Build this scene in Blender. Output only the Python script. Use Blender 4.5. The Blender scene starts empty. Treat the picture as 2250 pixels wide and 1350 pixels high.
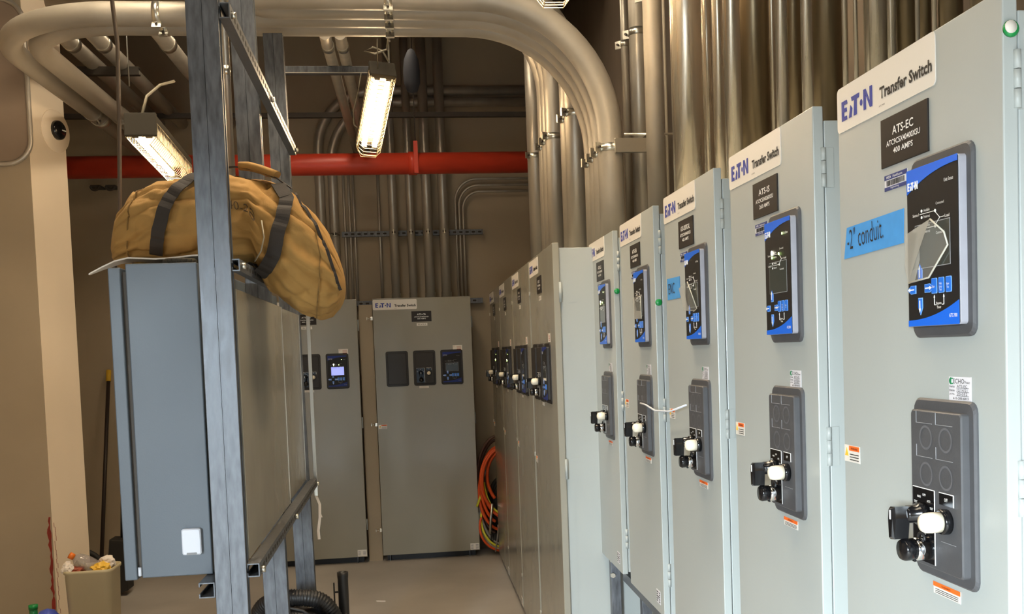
import bpy, bmesh, math, random
from mathutils import Vector, Matrix, noise
random.seed(7)
sc = bpy.context.scene
COL = sc.collection
PI = math.pi

# ------------------------------------------------------------------ camera
CAMR = [[0.9910975086513611, -0.12839541632230916, -0.035218537909544254],
        [-0.04134866848505921, -0.045394775239583574, -0.9981130206522008],
        [0.12655439921068637, 0.9906835677694309, -0.0502996281502521]]
FPX, PPX, PPY = 2175.856, 1188.0, 880.18
cd = bpy.data.cameras.new('camera')
cd.sensor_width = 36.0
cd.lens = FPX / 2250 * 36
cd.shift_x = (1125 - PPX) / 2250
cd.shift_y = (PPY - 675) / 2250
cd.clip_start = 0.05
cam = bpy.data.objects.new('camera', cd)
COL.objects.link(cam)
r, d, f = CAMR
cam.matrix_world = Matrix(((r[0], -d[0], -f[0], 0), (r[1], -d[1], -f[1], 0), (r[2], -d[2], -f[2], 1.6), (0, 0, 0, 1)))
sc.camera = cam

# ------------------------------------------------------------------ light, exposure
w = bpy.data.worlds.new('world')
sc.world = w
w.use_nodes = True
w.node_tree.nodes['Background'].inputs[0].default_value = (0.62, 0.80, 1.0, 1)
w.node_tree.nodes['Background'].inputs[1].default_value = 0.5
sc.view_settings.view_transform = 'Standard'
sc.view_settings.look = 'None'
sc.view_settings.gamma = 1
sc.view_settings.use_curve_mapping = False
sc.view_settings.exposure = 0.5
TUBE_POWER = 90.0


def area(name, loc, rot, sx, sy, power, color):
    l = bpy.data.lights.new(name, 'AREA')
    l.shape = 'RECTANGLE'
    l.size, l.size_y, l.energy, l.color = sx, sy, power, color
    o = bpy.data.objects.new(name, l)
    o.location = loc
    o.rotation_euler = rot
    COL.objects.link(o)
    return o


# sky light falling under the half-raised roller door behind the camera
area('daylight_sky', (-5.2, -6.0, 3.9), (PI / 2, 0, -0.5), 4.6, 4.2, 11000, (0.80, 0.92, 1.0))
# added warm fill lights overhead, out of view, to brighten the room
area('warm_fill_light', (0.1, 3.1, 4.2), (0, 0, 0), 0.3, 1.4, 45, (1.0, 0.84, 0.62))
area('warm_fill_light', (-0.4, 5.9, 4.2), (0, 0, 0), 0.3, 1.4, 24, (1.0, 0.84, 0.62))
area('warm_fill_light', (-0.2, 0.6, 3.6), (0, 0, 0), 0.3, 1.2, 12, (1.0, 0.84, 0.62))
area('warm_fill_light', (-1.1, 3.6, 4.2), (0, 0, 0), 0.3, 1.2, 50, (1.0, 0.84, 0.62))


# ------------------------------------------------------------------ materials
def lin(h):
    h = h.lstrip('#')
    out = []
    for i in (0, 2, 4):
        c = int(h[i:i + 2], 16) / 255
        out.append(c / 12.92 if c <= 0.04045 else ((c + 0.055) / 1.055) ** 2.4)
    return (*out, 1)


def mat(name, color, rough=0.5, metal=0.0, var=0.0, scale=(6, 6, 6), bump=0.0, bscale=60, spec=0.5, rvar=0.0, emit=None, estr=0.0, alpha=1.0, coat=0.0, color2=None, detail=4):
    m = bpy.data.materials.new(name)
    m.use_nodes = True
    nt = m.node_tree
    b = nt.nodes['Principled BSDF']
    c = lin(color)
    b.inputs['Base Color'].default_value = c
    b.inputs['Roughness'].default_value = rough
    b.inputs['Metallic'].default_value = metal
    b.inputs['Specular IOR Level'].default_value = spec
    b.inputs['Alpha'].default_value = alpha
    b.inputs['Coat Weight'].default_value = coat
    b.inputs['Coat Roughness'].default_value = 0.15
    if emit:
        b.inputs['Emission Color'].default_value = lin(emit)
        b.inputs['Emission Strength'].default_value = estr
    if var or bump or rvar:
        tc = nt.nodes.new('ShaderNodeTexCoord')
        mp = nt.nodes.new('ShaderNodeMapping')
        mp.inputs['Scale'].default_value = scale
        nt.links.new(tc.outputs['Object'], mp.inputs['Vector'])
        n = nt.nodes.new('ShaderNodeTexNoise')
        n.inputs['Detail'].default_value = detail
        n.inputs['Scale'].default_value = 1.0
        nt.links.new(mp.outputs[0], n.inputs['Vector'])
        if var:
            cr = nt.nodes.new('ShaderNodeValToRGB')
            cr.color_ramp.elements[0].position = 0.3
            cr.color_ramp.elements[1].position = 0.7
            lo = tuple(max(0, x * (1 - var)) for x in c[:3]) + (1,)
            hi = lin(color2) if color2 else tuple(min(1, x * (1 + var)) for x in c[:3]) + (1,)
            cr.color_ramp.elements[0].color = lo
            cr.color_ramp.elements[1].color = hi
            nt.links.new(n.outputs['Fac'], cr.inputs[0])
            nt.links.new(cr.outputs[0], b.inputs['Base Color'])
        if rvar:
            mr = nt.nodes.new('ShaderNodeMapRange')
            mr.inputs[1].default_value, mr.inputs[2].default_value = 0.3, 0.7
            mr.inputs[3].default_value, mr.inputs[4].default_value = max(0.03, rough - rvar), min(1, rough + rvar)
            nt.links.new(n.outputs['Fac'], mr.inputs[0])
            nt.links.new(mr.outputs[0], b.inputs['Roughness'])
        if bump:
            n2 = nt.nodes.new('ShaderNodeTexNoise')
            n2.inputs['Scale'].default_value = bscale
            n2.inputs['Detail'].default_value = 3
            nt.links.new(tc.outputs['Object'], n2.inputs['Vector'])
            bp = nt.nodes.new('ShaderNodeBump')
            bp.inputs['Strength'].default_value = bump
            bp.inputs['Distance'].default_value = 0.01
            nt.links.new(n2.outputs['Fac'], bp.inputs['Height'])
            nt.links.new(bp.outputs[0], b.inputs['Normal'])
    return m


M = {}
M['paint'] = mat('grey_enamel', '#a6aba8', 0.34, var=0.035, scale=(3, 3, 2), bump=0.012, bscale=220, rvar=0.05)
M['paint_dark'] = mat('grey_enamel_glossy', '#918d80', 0.20, var=0.04, scale=(3, 3, 2), bump=0.01, bscale=160, rvar=0.05)
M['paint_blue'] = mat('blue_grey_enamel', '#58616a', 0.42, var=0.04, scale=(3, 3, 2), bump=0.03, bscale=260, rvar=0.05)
M['galv'] = mat('galvanized_conduit', '#b8b0a2', 0.42, 0.55, var=0.10, scale=(14, 14, 1.2), rvar=0.10, bump=0.01, bscale=90)
M['galv_h'] = mat('galvanized_conduit_dull', '#a69d8e', 0.5, 0.25, var=0.10, scale=(5, 5, 5), rvar=0.08)
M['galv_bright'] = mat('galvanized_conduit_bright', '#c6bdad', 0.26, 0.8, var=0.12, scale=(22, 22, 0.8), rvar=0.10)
M['galv_dark'] = mat('conduit_dark_reflection', '#85775f', 0.34, 0.85, var=0.14, scale=(22, 22, 0.8), rvar=0.08)  # brown base paints in the dark surroundings these shiny pipes reflect
M['strut'] = mat('galvanized_strut', '#64676c', 0.40, 0.45, var=0.34, scale=(70, 70, 16), rvar=0.10, detail=8)
M['zinc'] = mat('zinc_plated', '#d8d4c8', 0.28, 0.95)
M['wall'] = mat('painted_wall', '#a5957d', 0.8, var=0.05, scale=(2, 2, 2), bump=0.05, bscale=40)
M['pier'] = mat('cream_plaster', '#ead8be', 0.72, var=0.05, scale=(1.5, 1.5, 1), bump=0.05, bscale=45)
M['ceil'] = mat('dark_ceiling', '#4a4138', 0.9, var=0.15, scale=(1, 1, 1))
M['steel_dark'] = mat('dark_steel', '#4b443c', 0.6, 0.3, var=0.15)
M['red'] = mat('red_sprinkler_paint', '#cd4129', 0.38, var=0.12, scale=(4, 8, 8))
M['red_rust'] = mat('red_primer', '#8a2a1c', 0.8, var=0.25, scale=(20, 20, 20))
M['black'] = mat('black_plastic', '#1d1d1f', 0.45, var=0.1)
M['black_gloss'] = mat('black_gloss', '#111113', 0.18)
M['bezel'] = mat('charcoal_moulded', '#4a4a4c', 0.5, var=0.08, scale=(30, 30, 30), bump=0.04, bscale=400)
M['bezel_side'] = mat('grey_moulded', '#9a9aa2', 0.5, var=0.06, scale=(30, 30, 30))
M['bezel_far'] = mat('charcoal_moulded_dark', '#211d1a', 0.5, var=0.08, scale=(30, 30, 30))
M['overlay'] = mat('black_overlay', '#191818', 0.5, spec=0.3)
M['blue'] = mat('overlay_blue', '#0a63d8', 0.4)
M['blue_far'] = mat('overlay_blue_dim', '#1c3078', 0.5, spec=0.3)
M['key'] = mat('key_blue', '#1f6fd6', 0.4)
M['keyrim'] = mat('key_rim', '#7fb0ee', 0.4)
M['screen'] = mat('lcd_dark', '#3c403c', 0.15)
M['screen_lit'] = mat('lcd_lit', '#8d97d8', 0.3, emit='#8a92e6', estr=0.9)
M['led'] = mat('led_green', '#d8ff9a', 0.3, emit='#d2ff80', estr=6.0)
M['led_white'] = mat('led_white', '#ffffff', 0.3, emit='#fff6dc', estr=9.0)
M['white_print'] = mat('white_print', '#e9e9e6', 0.6)
M['black_print'] = mat('black_print', '#16120f', 0.6)
M['grey_print'] = mat('grey_print', '#8e8e90', 0.6)
M['blue_print'] = mat('blue_print', '#2d3a94', 0.5)
M['navy'] = mat('navy_print', '#26346f', 0.5)
M['green_print'] = mat('green_print', '#1c7a4c', 0.5)
M['orange_print'] = mat('orange_print', '#ee6a24', 0.5)
M['yellow_print'] = mat('yellow_print', '#e8b83a', 0.5)
M['label_white'] = mat('white_label', '#dcd6cc', 0.4)
M['label_near'] = mat('label_stock', '#d6d4d8', 0.5)
M['nameplate'] = mat('engraved_black', '#221d1a', 0.5, spec=0.3)
M['tape'] = mat('blue_masking_tape', '#3f8fd0', 0.7, var=0.05, scale=(40, 40, 40))
M['film'] = mat('peeling_film', '#c9c6bb', 0.25, alpha=0.2)
M['film_crease'] = mat('film_crease', '#bdb9ae', 0.3, alpha=0.5)
M['film_edge'] = mat('film_edge', '#d8d6c8', 0.25, alpha=0.8)
M['ivory'] = mat('ivory_lens', '#efe6d0', 0.25, spec=0.6)
M['chrome'] = mat('chrome', '#e2e2e2', 0.12, 1.0)
M['green_plug'] = mat('green_plastic', '#118a44', 0.35)
M['canvas'] = mat('tan_canvas', '#98733a', 0.85, var=0.09, scale=(9, 9, 9), bump=0.25, bscale=700)
M['webbing'] = mat('black_webbing', '#251d16', 0.8, bump=0.1, bscale=500)
M['bin'] = mat('beige_plastic', '#bdb08f', 0.5, var=0.03)
M['floor'] = mat('concrete_floor', '#b6afa6', 0.62, var=0.16, scale=(1.6, 1.6, 1.6), bump=0.05, bscale=30, rvar=0.12, detail=8)
M['white_plastic'] = mat('white_plastic', '#d9dde6', 0.35)
M['paper'] = mat('white_paper', '#e8ddd0', 0.8)
M['guard'] = mat('guard_wire', '#d9c9a8', 0.35, 0.6)
M['housing'] = mat('fixture_grey', '#3a352c', 0.7, spec=0.2)
M['dark_blue'] = mat('dark_blue_cloth', '#2e3038', 0.8)
M['cable_dark'] = mat('dark_cable', '#4b3d2f', 0.5)
M['wire_pale'] = mat('pale_wire', '#8f8570', 0.5)
M['orange'] = mat('orange_cable', '#d9531e', 0.5)
M['yellow'] = mat('yellow_cable', '#d8d23a', 0.5)
M['brown'] = mat('brown_cable', '#4a3024', 0.5)
M['grey_cable'] = mat('grey_cable', '#8c8880', 0.5)
M['white_cable'] = mat('white_cable', '#d8cdb4', 0.5)
M['glass_green'] = mat('green_glass', '#1f7a4a', 0.1, spec=0.8)
M['blue_plastic'] = mat('blue_plastic', '#4a5cc0', 0.35)
M['clear_plastic'] = mat('clear_plastic', '#b0a8a8', 0.08, alpha=0.45, spec=0.9)
M['orange_cap'] = mat('orange_cap', '#e87820', 0.4)
M['trash_red'] = mat('red_wrapper', '#b05a40', 0.6)
M['dust'] = mat('black_rubber', '#26231f', 0.7, var=0.2)
M['corr'] = mat('black_corrugated', '#232324', 0.42, var=0.15, scale=(20, 20, 20))
M['wood_yellow'] = mat('yellow_grip', '#d6a92c', 0.5)
M['pole'] = mat('dark_handle', '#2f221b', 0.5)
M['tube'] = mat('fluorescent_tube', '#fff4dc', 0.3, emit='#ffe0b4', estr=TUBE_POWER)
M['crack'] = mat('dark_gap', '#15120f', 0.9)
M['slot'] = mat('slot_shadow', '#2b2721', 0.9)


# ------------------------------------------------------------------ mesh helpers
CACHE = {}


def link(name, me, parent=None, m=None):
    o = bpy.data.objects.new(name, me)
    COL.objects.link(o)
    if parent is not None:
        o.parent = parent
    if m is not None and not me.materials:
        me.materials.append(m)
    return o


class MB:
    def __init__(self):
        self.bm = bmesh.new()

    def box(self, x0, x1, y0, y1, z0, z1, bev=0.0):
        vs = [self.bm.verts.new((x, y, z)) for x in (x0, x1) for y in (y0, y1) for z in (z0, z1)]
        q = [(0, 1, 3, 2), (4, 6, 7, 5), (0, 4, 5, 1), (2, 3, 7, 6), (0, 2, 6, 4), (1, 5, 7, 3)]
        fs = [self.bm.faces.new([vs[i] for i in k]) for k in q]
        if bev:
            es = list({e for fc in fs for e in fc.edges})
            bmesh.ops.bevel(self.bm, geom=es, offset=bev, segments=2, profile=0.5, affect='EDGES')
        return self

    def prism(self, pts, y0, y1, chamfer=0.0):
        """polygon in local XZ, extruded from y0 (front) to y1; chamfer insets the front"""
        if chamfer:
            cx = sum(p[0] for p in pts) / len(pts)
            cz = sum(p[1] for p in pts) / len(pts)
            hx = max(abs(p[0] - cx) for p in pts)
            hz = max(abs(p[1] - cz) for p in pts)
            fp = [(cx + (p[0] - cx) * (1 - chamfer / hx), cz + (p[1] - cz) * (1 - chamfer / hz)) for p in pts]
            a = [self.bm.verts.new((p[0], y0, p[1])) for p in fp]
            mid = [self.bm.verts.new((p[0], y0 + (chamfer if y1 > y0 else -chamfer), p[1])) for p in pts]
            b = [self.bm.verts.new((p[0], y1, p[1])) for p in pts]
            rings = [a, mid, b]
        else:
            a = [self.bm.verts.new((p[0], y0, p[1])) for p in pts]
            b = [self.bm.verts.new((p[0], y1, p[1])) for p in pts]
            rings = [a, b]
        n = len(pts)
        self.bm.faces.new(rings[0])
        self.bm.faces.new(rings[-1][::-1])
        for r0, r1 in zip(rings, rings[1:]):
            for i in range(n):
                self.bm.faces.new((r0[i], r1[i], r1[(i + 1) % n], r0[(i + 1) % n]))
        return self

    def tube(self, pts, r, seg=12, caps=True, closed=False):
        pts = [Vector(p) for p in pts]
        n = len(pts)
        rad = r if isinstance(r, (list, tuple)) else [r] * n
        rings = []
        up = None
        for i, p in enumerate(pts):
            if closed:
                t = (pts[(i + 1) % n] - pts[i - 1]).normalized()
            else:
                t = (pts[min(i + 1, n - 1)] - pts[max(i - 1, 0)]).normalized()
            if up is None:
                up = Vector((0, 0, 1)) if abs(t.z) < 0.9 else Vector((0, 1, 0))
            a = up - t * up.dot(t)
            if a.length < 1e-5:
                a = t.orthogonal()
            a.normalize()
            up = a
            b = t.cross(a)
            rings.append([self.bm.verts.new(p + (a * math.cos(2 * PI * k / seg) + b * math.sin(2 * PI * k / seg)) * rad[i]) for k in range(seg)])
        pairs = list(zip(rings, rings[1:])) + ([(rings[-1], rings[0])] if closed else [])
        for r0, r1 in pairs:
            for k in range(seg):
                fc = self.bm.faces.new((r0[k], r0[(k + 1) % seg], r1[(k + 1) % seg], r1[k]))
                fc.smooth = True
        if caps and not closed:
            self.bm.faces.new(rings[0][::-1])
            self.bm.faces.new(rings[-1])
        return self

    def cyl(self, p0, p1, r, seg=16, r1=None):
        return self.tube([p0, p1], [r, r if r1 is None else r1], seg)

    def lathe(self, prof, axis='z', seg=20, c=(0, 0, 0)):
        """prof: [(radius, height)]"""
        rings = []
        for rr, h in prof:
            ring = []
            for k in range(seg):
                a = 2 * PI * k / seg
                u, v = rr * math.cos(a), rr * math.sin(a)
                p = {'z': (u, v, h), 'y': (u, h, v), 'x': (h, u, v)}[axis]
                ring.append(self.bm.verts.new((p[0] + c[0], p[1] + c[1], p[2] + c[2])))
            rings.append(ring)
        for r0, r1 in zip(rings, rings[1:]):
            for k in range(seg):
                fc = self.bm.faces.new((r0[k], r0[(k + 1) % seg], r1[(k + 1) % seg], r1[k]))
                fc.smooth = True
        if prof[0][0] > 1e-4:
            self.bm.faces.new(rings[0][::-1])
        if prof[-1][0] > 1e-4:
            self.bm.faces.new(rings[-1])
        return self

    def poly(self, pts, y):
        """flat decal with a hair of thickness in local XZ"""
        return self.prism(pts, y, y + 0.0006)

    def rect(self, x0, x1, z0, z1, y):
        return self.poly([(x0, z0), (x1, z0), (x1, z1), (x0, z1)], y)

    def mesh(self, name, mats):
        bmesh.ops.recalc_face_normals(self.bm, faces=self.bm.faces)
        me = bpy.data.meshes.new(name)
        self.bm.to_mesh(me)
        self.bm.free()
        for m in (mats if isinstance(mats, (list, tuple)) else [mats]):
            me.materials.append(m)
        return me

    def build(self, name, m, parent=None, auto=None):
        me = self.mesh(name, m)
        return link(name, me, parent)


def cached(key, name, fn, m, parent):
    if key not in CACHE:
        CACHE[key] = fn().mesh(name, m)
    return link(name, CACHE[key], parent)


def rrect(x0, x1, z0, z1, r, n=4):
    out = []
    for cx, cz, a0 in ((x1 - r, z1 - r, 0), (x0 + r, z1 - r, PI / 2), (x0 + r, z0 + r, PI), (x1 - r, z0 + r, 1.5 * PI)):
        for i in range(n + 1):
            a = a0 + PI / 2 * i / n
            out.append((cx + r * math.cos(a), cz + r * math.sin(a)))
    return out


def circ(cx, cz, r, n=20):
    return [(cx + r * math.cos(2 * PI * k / n), cz + r * math.sin(2 * PI * k / n)) for k in range(n)]


def ringpoly(mb, cx, cz, r, t, y, n=24):
    o = [mb.bm.verts.new((p[0], y, p[1])) for p in circ(cx, cz, r, n)]
    i = [mb.bm.verts.new((p[0], y, p[1])) for p in circ(cx, cz, r - t, n)]
    for k in range(n):
        mb.bm.faces.new((o[k], o[(k + 1) % n], i[(k + 1) % n], i[k]))


def tag(o, label, cat, group=None):
    o['label'] = label
    o['category'] = cat
    if group:
        o['group'] = group
    return o


def thing(name, label, cat, loc=(0, 0, 0), rz=0.0, group=None):
    o = bpy.data.objects.new(name, None)
    o.empty_display_size = 0.05
    COL.objects.link(o)
    o.location = loc
    o.rotation_euler = (0, 0, rz)
    return tag(o, label, cat, group)


def struct(name, mb, m):
    o = mb.build(name, m)
    o['kind'] = 'structure'
    return o


def text_mesh(body, width, height, bold=0.0, res=2):
    """text as a flat mesh, lower-left at the origin in XZ, squeezed to width x height"""
    key = ('text', body, round(width, 4), round(height, 4), bold)
    if key in CACHE:
        return CACHE[key]
    cu = bpy.data.curves.new('lettering', 'FONT')
    cu.body = body
    cu.align_x = 'CENTER'
    cu.resolution_u = res
    cu.offset = bold
    cu.space_line = 1.0
    o = bpy.data.objects.new('lettering', cu)
    COL.objects.link(o)
    me = bpy.data.meshes.new_from_object(o)
    bpy.data.objects.remove(o)
    xs = [v.co.x for v in me.vertices]
    ys = [v.co.y for v in me.vertices]
    x0, x1, y0, y1 = min(xs), max(xs), min(ys), max(ys)
    for v in me.vertices:
        v.co = Vector(((v.co.x - x0) / (x1 - x0) * width, 0, (v.co.y - y0) / (y1 - y0) * height))
    me.name = 'lettering'
    CACHE[key] = me
    return me


def text(body, x, z, width, height, y, m, parent, bold=0.0, name='lettering', rot=0.0):
    key = ('textm', body, round(width, 4), round(height, 4), bold, m.name)
    if key not in CACHE:
        me = text_mesh(body, width, height, bold).copy()
        me.materials.clear()
        me.materials.append(m)
        CACHE[key] = me
    o = link(name, CACHE[key], parent)
    o.location = (x, y, z)
    if rot:
        o.rotation_euler = (0, rot, 0)
    return o


def merge_text(mb, body, x, z, width, height, y, bold=0.0):
    """append text geometry to a print mesh"""
    me = text_mesh(body, width, height, bold)
    off = len(mb.bm.verts)
    vs = [mb.bm.verts.new((v.co.x + x, y, v.co.z + z)) for v in me.vertices]
    for p in me.polygons:
        try:
            mb.bm.faces.new([vs[i] for i in p.vertices])
        except ValueError:
            pass


def logo_polys(x, z, w, h):
    P = lambda pts: [(x + a / 3.4 * w, z + b * h) for a, b in pts]
    out = [P([(0, 0), (0.26, 0), (0.26, 1), (0, 1)]),
           P([(0.26, 0.8), (0.66, 0.8), (0.60, 1), (0.26, 1)]),
           P([(0.26, 0.42), (0.60, 0.42), (0.56, 0.62), (0.26, 0.62)]),
           P([(0.26, 0), (0.62, 0), (0.58, 0.2), (0.26, 0.2)]),
           P([(0.82, 0), (1.10, 0), (1.22, 0.42), (1.02, 0.62)]),
           P([(1.10, 1), (1.18, 0.78), (1.95, 0.78), (2.0, 1)]),
           P([(1.36, 0), (1.70, 0), (1.70, 0.78), (1.44, 0.78)]),
           P([(2.46, 0), (2.70, 0), (2.70, 1), (2.46, 1)]),
           P([(2.70, 1), (3.12, 0.28), (3.12, 0), (2.70, 0.70)]),
           P([(3.12, 0), (3.36, 0), (3.36, 1), (3.12, 1)])]
    out.append([(x + (2.2 + 0.13 * math.cos(a)) / 3.4 * w, z + h * (0.45 + 0.16 * math.sin(a))) for a in [2 * PI * k / 12 for k in range(12)]])
    return out


def logo_mb(x, z, w, h, y):
    mb = MB()
    for p in logo_polys(x, z, w, h):
        mb.poly(p, y)
    return mb


# ------------------------------------------------------------------ cabinet fittings (local face plane y=0, facing -y)
def logo_plate(P, x, z, worn=True):
    """white maker's plate 0.335 x 0.078"""
    a = cached('logo_plate', 'logo_plate', lambda: MB().prism(rrect(x, x + 0.335, z, z + 0.078, 0.008), -0.0015, 0), M['label_white'], P) if False else None
    a = MB().prism(rrect(x, x + 0.335, z, z + 0.078, 0.009), -0.0015, 0).build('logo_plate', M['label_white'], P)
    logo_mb(x + 0.02, z + 0.018, 0.118, 0.034, -0.0025).build('logo_print', M['blue_print'], a)
    text('Transfer Switch', x + 0.163, z + 0.021, 0.164, 0.0195, -0.0022, M['black_print'], a, 0.034)
    text('ATC900', x + 0.16, z + 0.009, 0.02, 0.003, -0.0022, M['black_print'], a)
    return a


def name_plate(P, lines, x, z, w=0.148, h=0.078):
    a = MB().box(x, x + w, -0.003, 0, z, z + h, 0.0006).build('name_plate', M['nameplate'], P)
    l1, l2, l3 = lines
    text(l1, x + w * 0.5 - w * 0.02 * len(l1) , z + h * 0.60, w * 0.04 * len(l1) * (1.35 if len(l1) < 8 else 1.0) - 0.0, h * 0.18, -0.0038, M['white_print'], a, 0.012) if False else None
    w1 = w * min(0.62, 0.075 * len(l1))
    text(l1, x + (w - w1) / 2, z + h * 0.60, w1, h * 0.17, -0.0038, M['white_print'], a, 0.012)
    text(l2, x + w * 0.14, z + h * 0.40, w * 0.72, h * 0.115, -0.0038, M['white_print'], a, 0.012)
    text(l3, x + w * 0.29, z + h * 0.22, w * 0.42, h * 0.115, -0.0038, M['white_print'], a, 0.012)
    return a


def barcode_label(P, x, z, w=0.074, h=0.025):
    a = MB().rect(x, x + w, z, z + h, -0.0008).build('asset_label', M['label_near'], P)
    b = MB()
    b.rect(x, x + w, z + h * 0.70, z + h, -0.0014)
    b.rect(x, x + w, z, z + h * 0.24, -0.0014)
    b.build('label_stripe', M['navy'], a)
    b = MB()
    rnd = random.Random(3)
    xx = x + w * 0.1
    while xx < x + w * 0.88:
        t = rnd.choice((0.0005, 0.0008, 0.0013))
        b.rect(xx, xx + t, z + h * 0.3, z + h * 0.64, -0.0014)
        xx += t + rnd.choice((0.0014, 0.0022))
    b.build('barcode_print', M['black_print'], a)
    text('HCA', x + w * 0.12, z + h * 0.76, w * 0.2, h * 0.17, -0.0021, M['white_print'], a, 0.02)
    text('Healthcare', x + w * 0.4, z + h * 0.76, w * 0.42, h * 0.16, -0.0021, M['white_print'], a)
    text('Engineering', x + w * 0.3, z + h * 0.05, w * 0.36, h * 0.15, -0.0021, M['white_print'], a)
    return a


def warn_label(P, x, z, w, h, wide=True):
    a = MB().rect(x, x + w, z, z + h, -0.0008).build('warning_label', M['label_white'], P)
    b = MB()
    if wide:
        b.rect(x + w * 0.32, x + w * 0.97, z + h * 0.68, z + h * 0.97, -0.0014)
    else:
        b.rect(x, x + w, z + h * 0.62, z + h, -0.0014)
    b.build('warning_stripe', M['orange_print'], a)
    b = MB()
    if wide:
        for k in range(3):
            b.rect(x + w * 0.36, x + w * 0.92, z + h * (0.12 + 0.16 * k), z + h * (0.17 + 0.16 * k), -0.0014)
        merge_text(b, 'WARNING', x + w * 0.46, z + h * 0.75, w * 0.44, h * 0.14, -0.0022, 0.01)
    else:
        for k in range(3):
            b.rect(x + w * 0.08, x + w * 0.92, z + h * (0.1 + 0.15 * k), z + h * (0.14 + 0.15 * k), -0.0014)
        merge_text(b, 'WARNING', x + w * 0.33, z + h * 0.74, w * 0.34, h * 0.14, -0.0022, 0.01)
    b.build('small_print', M['black_print'], a)
    if wide:
        b = MB()
        b.poly([(x + w * 0.05, z + h * 0.35), (x + w * 0.28, z + h * 0.35), (x + w * 0.165, z + h * 0.85)], -0.0014)
        b.build('triangle_print', M['yellow_print'], a)
    return a


def echo_sticker(P, x, z, device):
    w, h = 0.058, 0.035
    a = MB().rect(x, x + w, z, z + h, -0.0008).build('inspection_sticker', M['label_near'], P)
    b = MB()
    b.poly([(x + 0.0065 + 0.0052 * math.cos(t), z + 0.029 + 0.0052 * math.sin(t)) for t in [PI * 0.5 + PI * k / 10 for k in range(11)]], -0.0014)
    b.rect(x + 0.0065, x + 0.0115, z + 0.0245, z + 0.0262, -0.0014)
    b.rect(x + 0.0065, x + 0.0115, z + 0.0318, z + 0.0335, -0.0014)
    b.build('leaf_logo', M['green_print'], a)
    b = MB()
    merge_text(b, 'ECHO', x + 0.0125, z + 0.0255, 0.029, 0.0068, -0.0014)
    merge_text(b, 'Power', x + 0.043, z + 0.0255, 0.013, 0.004, -0.0014)
    for k, (t1, t2) in enumerate((('Device', device), ('Date', '12/14/21'), ('Job No.', '20-052'))):
        zz = z + 0.0195 - k * 0.0056
        merge_text(b, t1, x + 0.002, zz, 0.014, 0.0034, -0.0014, 0.015)
        merge_text(b, t2, x + 0.022, zz, 0.027, 0.0042, -0.0014, 0.0)
        b.rect(x + 0.02, x + 0.052, zz - 0.0008, zz - 0.0004, -0.0014)
    merge_text(b, '615-200-6013', x + 0.012, z + 0.0025, 0.04, 0.0034, -0.0014, 0.015)
    b.build('sticker_print', M['black_print'], a)
    return a


def bezel(P, name, x0, x1, z0, z1, depth, frontmat, bmat):
    """moulded flange with a raised box; returns the part and the front plane's y"""
    a = cached((name, round(x1 - x0, 3), round(z1 - z0, 3), depth, bmat.name), name,
               lambda: MB().prism(rrect(0, x1 - x0, 0, z1 - z0, 0.016), -0.006, 0, 0.003), bmat, P)
    a.location = (x0, 0, z0)
    mx, mz = 0.014, 0.017
    b = cached((name, 'box', round(x1 - x0, 3), round(z1 - z0, 3), depth, frontmat.name), 'raised_box',
               lambda: MB().prism(rrect(mx, x1 - x0 - mx, mz, z1 - z0 - mz, 0.006), -depth, -0.005, 0.002), frontmat, a)
    return a


def arrow_poly(cx, cz, s, ang):
    pts = [(-0.0062, -0.013), (0.0062, -0.013), (0.0066, 0.002), (0, 0.013), (-0.0066, 0.002)]
    c, n = math.cos(ang), math.sin(ang)
    return [(cx + (a * c - b * n) * s, cz + (a * n + b * c) * s) for a, b in pts]


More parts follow.
